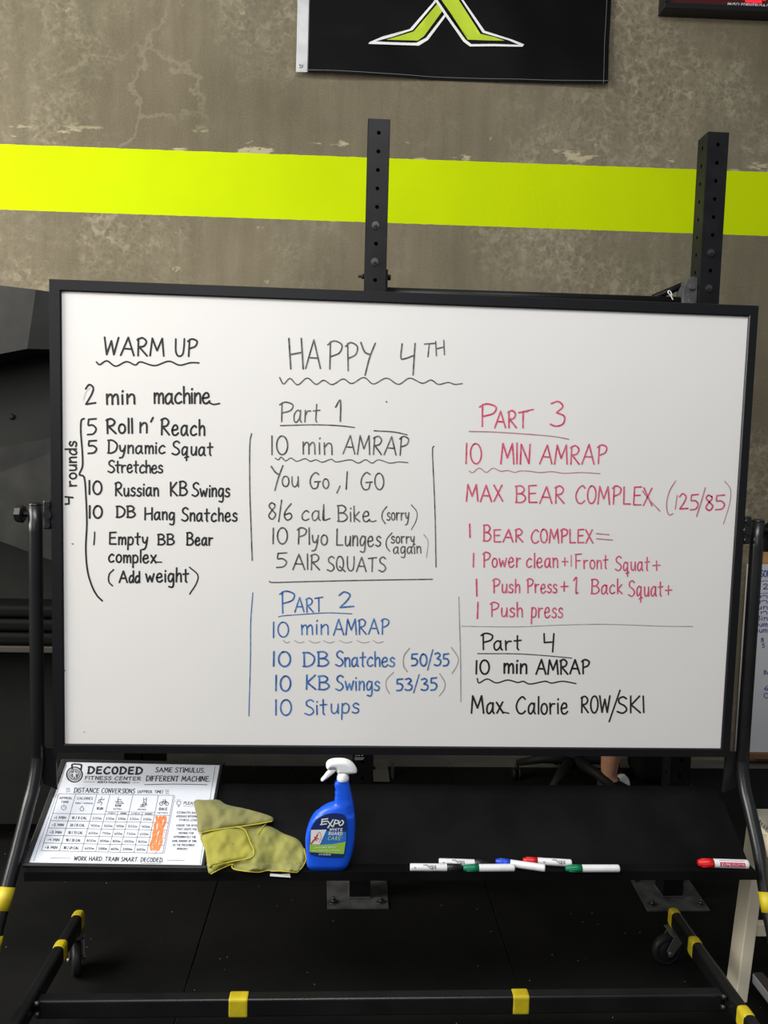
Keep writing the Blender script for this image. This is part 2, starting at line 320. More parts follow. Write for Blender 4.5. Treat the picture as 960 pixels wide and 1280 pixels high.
# ------------------------------------------------------------------ stroke lettering
G = {
'A': "0,0 .38,1 .72,0|.13,.38 .62,.36", 'B': ".06,0 .06,1|~0,.97 .33,1 .52,.8 .38,.58 .07,.53|~.07,.53 .42,.5 .6,.25 .38,.02 0,.02",
'C': "~.58,.86 .4,1 .14,.78 .02,.4 .16,.06 .4,.0 .6,.16", 'D': ".07,0 .07,1|~0,.98 .33,.97 .62,.65 .54,.22 .27,.02 0,.02",
'E': ".5,1 .05,.97 .05,.02 .52,.03|.05,.52 .44,.55", 'F': ".06,0 .06,.97|0,.96 .5,1|.06,.52 .4,.55",
'G': "~.58,.88 .36,1 .1,.74 .03,.36 .2,.02 .48,.06 .58,.42|.32,.42 .7,.44", 'H': ".03,1 .05,0|.56,1 .58,0|.04,.47 .57,.54",
'I': "0,1 .02,0", 'J': "~.4,1 .4,.2 .2,0 0,.15", 'K': ".05,1 .05,0|.52,1 .08,.47 .56,0", 'L': ".05,1 .05,.03 .48,.04",
'M': "0,0 .1,1 .37,.3 .64,1 .74,0", 'N': ".03,0 .06,1 .52,.03 .56,1", 'O': "~@.28,.5,.27,.5", 'P': ".1,0 .1,.97|~0,.86 .24,1 .54,.86 .46,.58 .12,.44",
'Q': "~@.28,.5,.26,.5|.25,.3 .66,-.05", 'R': ".07,0 .07,.96|~0,.88 .28,1 .5,.8 .38,.55 .1,.49|.12,.49 .56,0",
'S': "~.5,.88 .32,1 .1,.86 .13,.62 .4,.44 .5,.2 .28,0 0,.1", 'T': ".3,.97 .28,0|0,.92 .62,1", 'U': "~.02,1 .03,.3 .18,.02 .42,.1 .5,.5 .52,1",
'V': "0,1 .25,0 .52,1", 'W': "0,1 .16,.02 .38,.8 .55,.02 .76,1", 'X': "0,1 .56,0|.52,1 0,0", 'Y': "0,1 .28,.5|.58,1 .18,0", 'Z': "0,1 .5,.98 0,.02 .52,.02",
'a': "~.38,.52 .24,.62 .05,.42 .05,.1 .18,.0 .34,.2 .4,.5|.4,.62 .39,.12 .47,0", 'b': ".03,1 .04,0|~.04,.4 .2,.6 .4,.45 .36,.1 .15,0 .04,.1",
'c': "~.38,.52 .24,.62 .04,.4 .04,.12 .2,0 .4,.1", 'd': "~.36,.5 .2,.6 .03,.35 .06,.05 .2,0 .36,.25|.38,1 .39,0",
'e': "~.05,.3 .36,.38 .32,.6 .16,.6 .03,.34 .1,.04 .28,0 .44,.14", 'f': "~.36,.92 .22,1 .14,.8 .14,0|0,.55 .32,.57",
'g': "~.38,.52 .2,.62 .04,.38 .08,.06 .24,.06 .38,.35|~.39,.6 .39,-.1 .3,-.38 .06,-.34", 'h': ".03,1 .04,0|~.04,.38 .2,.6 .34,.5 .36,0",
'i': ".03,.6 .04,0|.04,.8 .06,.86", 'j': "~.2,.6 .2,-.2 0,-.35|.2,.8 .22,.86", 'k': ".03,1 .04,0|.34,.62 .05,.28 .38,0", 'l': ".03,1 .05,0",
'm': ".03,.62 .04,0|~.04,.4 .16,.6 .27,.5 .28,0|~.28,.4 .42,.6 .52,.5 .54,0", 'n': ".03,.62 .04,0|~.04,.38 .2,.6 .34,.5 .36,0",
'o': "~@.2,.3,.19,.3", 'p': ".04,.62 .02,-.4|~.04,.45 .2,.62 .38,.45 .34,.1 .16,0 .04,.1", 'q': "~.36,.52 .2,.62 .04,.38 .08,.04 .22,.04 .36,.3|.38,.6 .37,-.42|.24,-.2 .5,-.12",
'r': ".03,.62 .05,0|~.05,.36 .16,.56 .34,.58", 's': "~.34,.52 .2,.62 .06,.5 .12,.36 .32,.24 .3,.06 .14,0 0,.07", 't': ".18,.95 .17,.1 .24,0|0,.6 .38,.64",
'u': "~.03,.6 .04,.15 .16,.0 .3,.12 .36,.35|.37,.6 .38,.0", 'v': "0,.6 .18,0 .38,.62", 'w': "0,.6 .13,.02 .28,.45 .42,.02 .56,.62", 'x': "0,.6 .4,0|.38,.62 .02,0",
'y': "~.02,.6 .06,.25 .2,.15 .34,.4|~.38,.6 .32,.1 .2,-.3 0,-.38", 'z': "0,.6 .36,.6 0,.02 .4,.02",
'0': "~@.24,.5,.22,.5", '1': ".04,1 .03,0", '2': "~.03,.8 .2,1 .38,.82 .3,.5 .03,.03|.03,.03 .48,.06", '3': "~.04,.92 .26,1 .4,.8 .2,.55|~.2,.55 .44,.4 .4,.1 .18,0 0,.08",
'4': ".04,1 .06,.5 .44,.54|.44,1 .4,-.02", '5': "~.07,.95 .06,.6 .26,.6 .42,.36 .3,.06 .02,.0|.06,.96 .42,1", '6': "~.34,1 .1,.6 .03,.25 .18,0 .38,.18 .3,.42 .08,.34",
'8': "~.36,.9 .18,1 .06,.8 .22,.55 .4,.28 .22,0 .04,.2 .18,.5 .36,.76 .34,.92", '/': ".3,1.1 0,-.15", '9': "~.36,.8 .2,1 .04,.75 .2,.52 .36,.8 .3,0", '7': "0,1 .42,1 .14,0",
'+': ".2,.6 .2,.12|0,.36 .42,.37", '=': "0,.55 .5,.52|0,.25 .55,.2", ',': ".1,.1 0,-.25", '.': "0,.06 .03,.0", "'": ".12,1 .02,.72", '-': "0,.4 .3,.42", '(': "~.2,1.1 .03,.6 .02,.2 .16,-.15", ')': "~.02,1.1 .18,.7 .18,.2 0,-.15", '~': "~0,.4 .12,.5 .24,.38 .36,.48",
':': "0,.5 .03,.45|0,.1 .03,.05", '&': "~.5,.2 .2,0 .05,.2 .35,.75 .2,1 .08,.8 .5,0", '!': "0,1 0,.3|0,.05 0,0", '"': "",
}
def glyph(ch):
    out = []
    for s in G[ch].split('|'):
        if not s: continue
        cur = s[0] == '~'
        if cur: s = s[1:]
        if s[0] == '@':
            cx, cy, rx, ry = map(float, s[1:].split(','))
            pts = [(cx+rx*math.sin(a)*-1, cy+ry*math.cos(a)) for a in [0.25+2*math.pi*k/18 for k in range(19)]]
        else:
            pts = [tuple(map(float, q.split(','))) for q in s.split()]
            if cur: pts = [(v.x, v.y) for v in catmull([(x, y, 0) for x, y in pts], 5)]
        out.append(pts)
    w = max(p[0] for s in out for p in s)
    return out, w
GL = {c: glyph(c) for c in G if G[c]}
def ribbon(bm, pts3, w, n, taper=True):
    """thin flat ribbon of width w lying in the plane with normal n"""
    P = [Vector(p) for p in pts3]
    Q = [P[0]]
    for p in P[1:]:
        if (p-Q[-1]).length > 1e-5: Q.append(p)
    if len(Q) < 2: return
    for i in range(1, len(Q)-1):
        if (Q[i]-Q[i-1]).normalized().dot((Q[i+1]-Q[i]).normalized()) < 0.45:
            ribbon(bm, Q[:i+1], w, n); ribbon(bm, [p+n*0.00003 for p in Q[i:]], w, n); return
    L = []; m = len(Q)
    for i, p in enumerate(Q):
        t = ((Q[i+1]-p) if i == 0 else (p-Q[i-1]) if i == m-1 else ((Q[i+1]-p).normalized()+(p-Q[i-1]).normalized()))
        if t.length < 1e-6: t = p-Q[i-1]
        t.normalize(); s = n.cross(t).normalized()*(w/2)
        k = 1.0
        if 0 < i < m-1:
            k = min(1.6, 1/max(0.45, abs((Q[i+1]-p).normalized().dot(t))))
        L.append((bm.verts.new(p+s*k), bm.verts.new(p-s*k)))
    for a, b in zip(L, L[1:]): bm.faces.new((a[0], b[0], b[1], a[1]))
    # rounded ends
    for p, d, (a, b) in ((Q[0], (Q[0]-Q[1]).normalized(), L[0]), (Q[-1], (Q[-1]-Q[-2]).normalized(), L[-1])):
        s = n.cross(d).normalized()*(w/2)
        c1 = bm.verts.new(p+d*w*0.36+s*0.7); c2 = bm.verts.new(p+d*w*0.36-s*0.7)
        e = [a, b, c2, c1] if (a.co-c1.co).length < (a.co-c2.co).length else [a, b, c1, c2]
        bm.faces.new(e)
class Pen:
    def __init__(s, fn, n, pxm):
        s.fn, s.n, s.pxm, s.bm, s.k = fn, n, pxm, bmesh.new(), 0
        s.rows, s.cur, s.split = [], None, False
    def line(s, pts, w=2.0, smooth=True):
        if smooth and len(pts) > 2: pts = [(v.x, v.y) for v in catmull([(x, y, 0) for x, y in pts], 6)]
        s.k += 1
        off = s.n*(0.00002*(s.k % 7))
        ribbon(s.target(pts), [s.fn(x, y)+off for x, y in pts], w*s.pxm, s.n)
    def target(s, pts):
        if not s.split: return s.bm
        if s.cur is not None: return s.cur
        ys = [p[1] for p in pts]; y = sum(ys)/len(ys)
        if max(ys)-min(ys) > 38:
            s.rows.append([None, bmesh.new()]); return s.rows[-1][1]
        best = min((r for r in s.rows if r[0] is not None and -20 < y-r[0] < 12), key=lambda r: abs(y-r[0]), default=None)
        if best is None:
            s.rows.append([y, bmesh.new()]); best = s.rows[-1]
        return best[1]
    def text(s, t, x0, y0, x1, y1, h, w=2.0, slant=0.0, gap=0.16, jit=0.02, up=None):
        """baseline from (x0,y0) to (x1,y1), cap height h, in picture measure"""
        s.cur = None
        if s.split:
            best = min((r for r in s.rows if r[0] is not None and abs(y0-r[0]) < 6), key=lambda r: abs(y0-r[0]), default=None)
            if best is None: s.rows.append([y0, bmesh.new()]); best = s.rows[-1]
            s.cur = best[1]
        pos, x = [], 0.0
        for c in t:
            if c == ' ': x += 0.42; continue
            pos.append((c, x)); x += GL[c][1]+gap
        tot = max(x-gap, 1e-3)
        if up is None:
            d = Vector((x1-x0, y1-y0)); ln = d.length; ex = d/ln; ey = Vector((ex.y, -ex.x))
            if len(t) == 1 and GL[t][1] < 0.06: ex = Vector((1, 0)); ey = Vector((0, -1)); ln = tot*h
        sx = ln/tot
        for c, gx in pos:
            jy = random.uniform(-jit, jit)*h; sc = 1+random.uniform(-jit, jit)*1.5; js = random.uniform(-jit, jit)*1.2
            for st in GL[c][0]:
                pp = []
                for (a, b) in st:
                    b2 = b*sc
                    X = (gx+a)*sx + (slant+js)*b2*h; Y = b2*h+jy
                    q = Vector((x0, y0))+ex*X+ey*Y; pp.append((q.x, q.y))
                s.line(pp, w, False)
        s.cur = None
    def done(s, name, m, parent):
        if not s.split: return obj(name, s.bm, m, parent, fix=False)
        for y, bm in s.rows: r = obj(name if y is not None else 'pen_stroke', bm, m, parent, fix=False)
        s.bm.free(); return r

# ================================================================== SETTING
b = bmesh.new()
wl = Matrix.Rotation(-math.atan(0.025), 4, 'Z')
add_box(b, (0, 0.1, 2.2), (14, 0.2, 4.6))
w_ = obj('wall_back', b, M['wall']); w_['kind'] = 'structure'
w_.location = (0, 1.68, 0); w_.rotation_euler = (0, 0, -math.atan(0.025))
b = bmesh.new(); add_box(b, (0, -1.5, -0.06), (14, 8, 0.10)); struct('floor', b, M['slab'])
b = bmesh.new()   # rubber floor laid in tiles with thin open seams
xs = [-5.0, -3.28, -0.575, 0.362, 2.2, 4.0]
ys = [1.52, -0.70, -1.93, -3.1]
for i in range(len(xs)-1):
    for j in range(len(ys)-1):
        a0, a1, c1, c0 = xs[i]+0.0016, xs[i+1]-0.0016, ys[j]-0.0016, ys[j+1]+0.0016
        add_box(b, ((a0+a1)/2, (c0+c1)/2, -0.005), (a1-a0, c1-c0, 0.010), 0.0015, seg=1)
struct('floor_rubber', b, M['floor'])

# ================================================================== MOBILE WHITEBOARD
WB = thing('mobile_whiteboard', 'big black framed whiteboard on castors covered in handwritten workouts', 'whiteboard', (0, 0, 0))
HW, ZB, ZT = 0.9145, 0.6924, 1.9164
il, ir, it_, ib = 0.030, 0.025, 0.029, 0.024
b = bmesh.new()    # four mitred frame bars
prof = [(0.0, 0.004), (0.06, 0.0), (0.9, 0.0), (1.0, 0.003), (1.0, 0.0065)]    # (fraction across, y): outer lip to inner lip
def fr(x, z):  return Vector((x, 0, z))
OUT = [fr(-HW, ZB), fr(HW, ZB), fr(HW, ZT), fr(-HW, ZT)]
INN = [fr(-HW+il, ZB+ib), fr(HW-ir, ZB+ib), fr(HW-ir, ZT-it_), fr(-HW+il, ZT-it_)]
for i in range(4):
    j = (i+1) % 4; L1, L2 = [], []
    for t, y in [(0.0, 0.030)]+prof:
        L1.append(b.verts.new(OUT[i].lerp(INN[i], t)+Vector((0, y, 0)))); L2.append(b.verts.new(OUT[j].lerp(INN[j], t)+Vector((0, y, 0))))
    for k in range(len(L1)-1): b.faces.new((L1[k], L2[k], L2[k+1], L1[k+1]))
    b.faces.new((L1[0], L2[0], L2[-1], L1[-1]))
obj('frame', b, M['frame_metal'], WB)
b = bmesh.new(); add_box(b, (0, 0.017, (ZB+ZT)/2), (2*HW-0.02, 0.02, ZT-ZB-0.02)); SURF = obj('writing_surface', b, M['board'], WB)
# ---- the handwriting
NB = Vector((0, -1, 0)); YB = 0.00655
PXM = 0.00212
def pen():
    p = Pen(lambda x, y: on_y(x, y, YB), NB, PXM); p.split = True; return p
# warm up list
P = pen(); T = P.text
T('WARM', 129.6, 443.3, 204.6, 445, 22.5, 2.3, 0.02); T('UP', 219, 445.5, 245.5, 445.0, 21.5, 2.2, 0.05)
P.line([(120.4, 452.3), (124.5, 455.8), (133.6, 451), (144.5, 457.7), (158, 452), (169, 456.2), (175.6, 452.3), (193.2, 457), (210.8, 451.5), (224.4, 456.4), (238, 453.4), (248.8, 453.6)], 1.9)
T('2', 106.5, 506.2, 119.6, 505, 25, 2.2, 0.05); T('min', 132.8, 505, 168, 505, 20, 2.6); T('machine', 192.4, 504.3, 262, 504.3, 21, 2.5, gap=.1)
P.line([(262, 503.5), (267, 505.5), (274.5, 504.3)], 2)
T('5', 108.7, 543, 120, 543, 20, 2.2, 0); T('Roll', 133, 541.6, 165.3, 541.6, 18.5, 2.5); T("n'", 174.3, 541, 190.5, 541.5, 20, 2.4); T('Reach', 200.8, 543.5, 255.5, 544, 20, 2.4)
T('5', 109.5, 567, 120.6, 567, 16.5, 2.3); T('Dynamic', 134.5, 566.5, 206, 566.8, 16, 2.2); T('Squat', 215, 568.5, 266, 569.5, 17, 2.2)
T('Stretches', 135, 590.4, 203, 591.2, 15.5, 2.1, gap=.1)
T('10', 111, 618, 127, 618, 17, 2.4); T('Russian', 143.7, 620, 197.8, 620, 16.5, 2.2); T('KB', 212.7, 619.4, 233.9, 619.4, 17, 2.3); T('Swings', 240, 620.5, 286.7, 621, 16.5, 2.2)
T('10', 111.4, 647.8, 127.4, 647.8, 15.5, 2.4); T('DB', 145.3, 647, 168.9, 647, 14, 2.3); T('Hang', 180.5, 649.5, 217.6, 650, 15.5, 2.2); T('Snatches', 227, 651.5, 296, 651.7, 16.5, 2.2)
P.line([(118.3, 665), (118.0, 673), (117.2, 681)], 1.8); T('Empty', 136.4, 680.3, 184.3, 681, 15.5, 2.2); T('BB', 197.3, 681, 217.6, 681, 13.2, 2.2); T('Bear', 233.3, 681.4, 265.5, 681.6, 15, 2.3)
T('complex', 135.8, 702.8, 195, 703.4, 15.5, 2.2); P.line([(194, 702.6), (202, 702.6)], 1.6)
P.line([(142, 712), (136.5, 718), (136, 727), (140.5, 732.3)], 1.9); T('Add', 149, 728, 174.3, 728, 14, 2.2); T('weight', 182.4, 727.3, 235.8, 727.6, 17, 2.3); P.line([(236.8, 709), (247, 718.5), (245.5, 729), (237, 742.6)], 1.7)
P.line([(105.2, 523.2), (101.5, 526), (101, 541), (103, 567), (103, 583), (99.2, 593), (105.2, 597), (107.4, 621), (108.5, 654), (107.2, 686), (109.3, 713), (114.7, 732), (121, 744), (127.7, 751)], 2.2)
# turned note up the left edge
def sideways(t, xb, y0, y1, h, w):
    gx, x = [], 0.0
    for c in t: gx.append((c, x)); x += GL[c][1]+0.16
    sx = (y0-y1)/(x-0.16)
    for c, g in gx:
        for st in GL[c][0]: P.line([(xb-b_*h, y0-(g+a)*sx) for a, b_ in st], w, False)
sideways('4', 91, 631, 621, 9.5, 2.2); sideways('rounds', 95.5, 608, 552, 14, 2.2)
P.line([(77.5, 686.5), (77.9, 687.2)], 1.2); P.line([(90, 679.5), (91.6, 680.2)], 1.1)
for (x, y) in ((79, 826), (81, 838), (78.5, 872), (79.5, 879), (78.3, 887), (77.8, 901), (105, 915)): P.line([(x, y), (x+0.6, y+0.3)], 1.1)
P.done('handwriting', M['ink_black'], SURF)
P = pen(); P.line([(104, 500), (107, 490), (113, 484)], 1.6)  # faint eraser mark beside the numeral
P.done('eraser_smudge', M['smudge'], SURF)
# heading and part one
P = pen(); T = P.text
T('H', 362, 461.5, 379, 461.5, 38.5, 2.2, -0.03); T('A', 382, 460.5, 400.5, 460.5, 35, 1.9); T('P', 409, 461, 427, 461, 36, 1.9); T('P', 432.5, 463.7, 447.5, 463.7, 35, 1.9)
P.line([(451, 428), (456, 440), (463.5, 443.5)], 2.2); P.line([(469, 429), (462, 447), (456.3, 469)], 2.0)
P.line([(502.6, 429.7), (501.2, 447.4), (507, 448), (516.5, 444.5)], 1.9); P.line([(518.8, 429.2), (516.3, 468.5)], 2.0)
T('T', 529, 445.5, 542, 446, 17, 1.7, 0.05); T('H', 544.5, 444.5, 555.5, 443, 17.5, 1.7, 0.1)
P.line([(349.5, 471.8), (354.4, 479.9), (362.5, 473), (372, 481), (384, 472.5), (395, 480.4), (404.5, 475.3), (415.3, 480.7), (428.9, 473.7), (439.7, 479.4), (454.6, 471.8), (466.8, 479.9), (483, 472.6), (498, 480.4), (512, 472.6), (527.7, 479), (538.6, 475), (548, 480.4), (560, 478), (568.4, 480.4), (577.8, 479.4)], 1.5)
T('P', 349, 527.3, 366, 527.3, 25, 1.8); T('art', 366.5, 527.5, 399, 527.5, 24, 1.7, 0.05); P.line([(419.4, 509), (425.5, 500.8), (425.4, 526.8)], 2.0)
P.line([(350.3, 532), (392, 531), (422, 532), (443, 534.3)], 1.5); P.line([(482.6, 502), (483.6, 502.6)], 1.6)
P.line([(467.6, 538.4), (492.5, 540), (508.8, 543.5)], 1.6)
P.line([(314.4, 542), (312.2, 557), (312.2, 611), (313.5, 652), (315.2, 700.6)], 1.6)
T('10', 339, 568, 359.6, 568, 24, 1.9); T('min', 378, 567.4, 415, 567.8, 24, 1.8); T('AMRAP', 428.7, 567.4, 509.5, 569.5, 23, 1.8, 0.05)
P.line([(344, 572.8), (348, 574.7), (351.5, 571.4), (356.9, 576), (363.7, 572.5), (371, 576.6), (381, 573.3), (388, 576.6), (395, 574.7), (403, 577.7), (413.8, 574), (420.5, 577.4), (438, 574.7), (447.7, 578.8), (457, 574.7), (465, 578.8), (473.4, 574.7), (487, 578.8), (498, 577.4), (510, 578.2)], 1.3)
P.line([(339, 583), (344, 590), (349.5, 594)], 2.0); P.line([(353.6, 582), (348, 597), (343.5, 613)], 1.8); T('ou', 352.5, 608.5, 373, 608.5, 21.5, 1.7)
T('Go', 387, 610.4, 411, 610.4, 20.5, 1.8); P.line([(425, 607.5), (421, 616.3)], 1.7); P.line([(434, 589.6), (432.7, 611.5)], 1.8); T('GO', 451, 612.6, 480, 611.8, 21, 1.8)
T('8', 335, 649, 344.5, 649, 21, 1.8); P.line([(352, 625), (348.3, 652)], 1.7); T('6', 354.5, 650, 364.5, 650, 20, 1.8)
T('cal', 377, 650.5, 405, 650.5, 20, 1.7); P.line([(404.5, 633), (403.5, 648), (406, 650.3), (412.4, 648)], 1.6); T('Bike', 422, 651.6, 462, 651.6, 20, 1.8); P.line([(461, 650), (465, 652), (470, 650.8)], 1.6)
P.line([(483.5, 633), (478.3, 640), (477.6, 648), (481.6, 654.6)], 1.5); T('sorry', 483.6, 650.5, 511, 650.3, 15.5, 1.6); P.line([(514, 631), (521, 640), (520, 651), (514, 662)], 1.1)
T('10', 340.5, 680, 359, 680, 20, 1.9); T('Plyo', 371, 680.3, 409, 681, 20.5, 1.9); T('Lunges', 420, 682, 475.5, 683, 20.5, 1.9)
P.line([(490, 666), (483.5, 674), (483, 683), (487, 689)], 1.4); T('sorry', 489, 679, 518, 678.6, 13.5, 1.6); T('again', 491.5, 691.7, 526, 691.7, 13.5, 1.6)
T('5', 345, 709.3, 358, 709.3, 18, 1.8); T('AIR', 366, 712, 399.4, 712, 19.5, 1.8); T('SQUATS', 409, 713.6, 482, 714.5, 18, 1.8)
P.line([(336.6, 726.5), (342, 728), (381, 727), (462, 725.2), (540.5, 724)], 1.5)
P.line([(542.3, 557.6), (540.6, 565), (542.6, 611), (544, 652), (545, 708.8)], 1.5)
P.done('handwriting', M['ink_grey'], SURF)
P = pen()
P.line([(529.7, 668), (535, 677), (533, 697)], 1.0)
P.line([(577, 782.7), (644, 783.5), (700, 781.3), (757, 780.3), (830, 782.7), (866, 783)], 0.9)
P.line([(573.5, 746), (574.2, 775), (575.6, 820), (576, 877)], 1.3)
for x0, x1 in ((354, 362), (368, 380), (386, 400), (404, 418), (424, 440), (446, 462), (466, 479)): P.line([(x0, 800.5), ((x0+x1)/2, 803.6), (x1, 802)], 0.9)
P.line([(512, 810), (505, 820), (504.5, 832), (509, 839.5)], 1.3); P.line([(564, 809), (572.5, 822), (571, 832), (565, 842)], 1.1)
P.line([(492, 840), (483, 850), (483, 860), (487, 867)], 1.1); P.line([(549.5, 842), (556, 853), (555, 862), (549, 870)], 1.1)
P.done('handwriting', M['ink_faint'], SURF)
# part two in blue
P = pen(); T = P.text
T('P', 350, 766.7, 368.5, 766.7, 27, 2.0); T('ART', 368.5, 765.5, 404, 764.8, 18, 1.8); T('2', 424, 760, 442.3, 759, 20, 2.1)
P.line([(348, 771), (356, 769.5), (388, 767.2), (411, 766), (440, 767.2)], 1.2)
T('10', 341, 796.7, 360.7, 796.7, 19, 1.9); T('min', 376.4, 793.2, 410, 793.2, 20, 1.9); T('AMRAP', 417, 794, 485.8, 792.5, 19.5, 1.9, 0.03)
T('10', 341, 833, 363, 833, 18.5, 2.4); T('DB', 378.8, 833, 410.8, 833, 18, 2.3); T('Snatches', 419.6, 833, 493, 833, 18.5, 2.1, gap=.12); T('50', 514, 832.3, 533.5, 832.3, 15, 2.3); P.line([(541, 812), (534.5, 837.5)], 1.7); T('35', 543, 832.3, 561, 832, 15.5, 2.3)
T('10', 344, 863.5, 363, 863.5, 19, 2.4); T('KB', 382, 861.8, 411.4, 862, 17.5, 2.3); T('Swings', 419.6, 863, 474, 863, 18.5, 2.1); T('53', 495.4, 863, 515, 863, 15, 2.3); P.line([(524, 843), (517, 866)], 1.6); T('35', 526.5, 863, 546, 862.5, 15, 2.3)
T('10', 344, 894, 364, 894, 19, 2.2); T('Sit', 381, 893.5, 408.5, 893.5, 19.5, 2.0); T('ups', 413.5, 891.5, 448.5, 891.5, 20, 2.0)
P.line([(316, 741), (313.3, 778), (313, 822), (311, 895)], 1.3)
P.done('handwriting', M['ink_blue'], SURF)
# part three in pink
P = pen(); T = P.text
T('P', 599, 533.5, 620, 533.5, 28.5, 2.2); T('ART', 618.4, 534.5, 660, 534.5, 21, 2.1); P.line([(653, 514.5), (666.6, 511.8)], 1.8); T('3', 688, 532.9, 706, 532.9, 30, 2.2)
T('10', 581.5, 579.4, 602, 579.4, 26, 2.0); T('MIN', 626, 579.8, 662, 579.8, 25, 2.2); T('AMRAP', 674.6, 580, 757.5, 580, 24, 2.0, 0.06)
T('MAX', 583, 626.8, 628.3, 626.8, 20.5, 2.1); T('BEAR', 644.3, 628.6, 705, 629, 21.5, 2.0); T('COMPLEX', 719, 628.8, 815, 632.2, 22.5, 2.0)
T('2', 849, 636.6, 860, 636.6, 19, 2.0); T('5', 862.5, 637.5, 872.5, 637.5, 19, 2.0); T('8', 881.5, 638.3, 891, 638.3, 19, 2.1); T('5', 894, 637, 905.5, 637, 18.5, 2.0)
P.line([(587, 655), (587.5, 671.6)], 2.1); T('B', 604, 676, 613.5, 676, 20.5, 2.0); T('EAR', 617, 677.4, 653.5, 677.8, 16, 2.0); T('COMPLEX', 663.8, 678.5, 741, 678.7, 17, 2.0)
P.line([(592, 691.6), (591.6, 708.8)], 2.0); T('Power', 603.5, 708.8, 650.5, 709, 18.5, 1.9); T('clean', 658, 709.4, 697, 709.5, 18.5, 1.9)
P.line([(702.5, 702), (710, 702)], 1.5); P.line([(706, 697), (706, 707)], 1.5); P.line([(714, 694), (714, 708)], 1.2)
T('Front', 719, 710.6, 760, 711, 18, 1.7); T('Squat', 769, 713, 811.5, 713, 17.5, 1.8); P.line([(816, 707), (825, 706.4)], 1.7); P.line([(820.6, 701), (820.8, 713)], 1.7)
P.line([(595.5, 724), (596, 745)], 2.2); T('Push', 616, 740.8, 649.4, 740.8, 17.5, 1.9); T('Press', 658.5, 741, 696, 741, 17.5, 1.9); P.line([(701, 733.3), (710, 732.8)], 1.8); P.line([(705.3, 727), (705, 739)], 1.8)
P.line([(717, 725.5), (720.5, 722.5), (720, 740.5), (722.5, 740.5)], 2.1); T('Back', 738.7, 742, 777.6, 742.4, 18, 1.9); T('Squat', 785.5, 745, 828.5, 745, 19, 1.9); P.line([(831.6, 738), (839.8, 737.4)], 1.7); P.line([(835.6, 732), (835.4, 743.5)], 1.7)
P.line([(597.4, 752.8), (596.7, 773)], 2.1); T('Push', 613, 770.6, 652.8, 770.8, 18, 1.9); T('press', 664, 771.8, 703, 772, 20, 1.8)
P.done('handwriting', M['ink_pink'], SURF)
P = pen()
P.line([(586.4, 539.3), (617, 540), (663, 543), (693, 545.7), (711, 549)], 1.4)
P.line([(586.4, 588.5), (591, 590.8), (599, 585), (607.7, 590.4), (616, 585.2), (626, 589), (634.5, 588), (643.6, 590.4), (650, 588.6), (662, 589), (675, 590.6), (690, 589.5), (705, 591.5), (727, 590.6), (750, 592)], 1.2)
P.line([(803, 613.6), (812, 625), (825, 639)], 1.5)
P.line([(844.5, 601), (837, 613.6), (833.4, 627.5), (834, 639), (837, 643.7), (841, 642)], 1.5); P.line([(846.5, 619), (844, 636.4)], 1.5); P.line([(881.5, 609.7), (876, 629), (870.6, 645.5)], 1.7)
P.line([(905.8, 601.4), (913, 611.7), (912, 629.5), (904.3, 654.8)], 1.2)
P.line([(745.5, 667), (761.4, 668.4)], 1.6); P.line([(745.5, 673.4), (765.7, 675)], 1.6)
P.done('handwriting', M['ink_mauve'], SURF)
# part four
P = pen(); T = P.text
T('P', 601.6, 812.2, 616, 812.2, 20.5, 2.2); T('art', 617, 812.5, 651.4, 812.2, 19, 2.2); T('4', 678.5, 814, 692, 814, 22, 2.2)
T('10', 594.5, 842.4, 611.5, 842.6, 17, 2.4); T('min', 629.5, 841.7, 658, 841.9, 19, 2.6); T('AMRAP', 670, 842.5, 736.6, 842.5, 18, 2.4)
P.line([(596.5, 848), (598.8, 853.6), (609, 848.7), (620.5, 853.6), (634.5, 850), (647, 853), (654, 851.6), (662.7, 855), (681, 851.6), (689.4, 853.8), (703, 851.6), (720, 854.4)], 1.7)
T('Max', 589.3, 891.5, 629, 891.5, 22, 2.4); P.line([(628, 890), (636, 891.6)], 1.8); T('Calorie', 645, 892.2, 709.6, 892.5, 21.5, 2.3); T('ROW', 726, 891, 762.5, 891, 21, 2.3); P.line([(775, 862.8), (761.4, 902)], 2.2); T('SKI', 771.5, 891, 804.7, 891, 21, 2.3)
P.done('handwriting', M['ink_black'], SURF)
P = pen(); P.line([(597, 817), (644, 817.2), (678, 819.2), (714.7, 822.6)], 1.4); P.done('handwriting', M['ink_grey'], SURF)

# ---- posts, feet, tray
RP = 0.0172
def post_path(sx, X):
    top = [(X*sx, 0.018, 1.345), (X*sx, 0.018, 1.0), (X*sx, 0.018, 0.72), (X*sx, 0.016, 0.665)]
    if sx < 0: mid = [(-0.961, -0.008, 0.607), (-0.963, -0.040, 0.560), (-0.967, -0.085, 0.487), (-0.972, -0.135, 0.410), (-0.978, -0.183, 0.330), (-0.980, -0.235, 0.240), (-0.978, -0.285, 0.165), (-0.965, -0.320, 0.138), (-0.935, -0.345, 0.131), (-0.900, -0.352, 0.131)]
    else: mid = [(0.960, -0.004, 0.607), (0.960, -0.046, 0.546), (0.960, -0.097, 0.465), (0.960, -0.135, 0.380), (0.960, -0.185, 0.290), (0.960, -0.235, 0.215), (0.957, -0.285, 0.155), (0.940, -0.315, 0.135), (0.910, -0.340, 0.131), (0.858, -0.352, 0.131)]
    return top+mid
FEETX = {-1: -0.905, 1: 0.858}
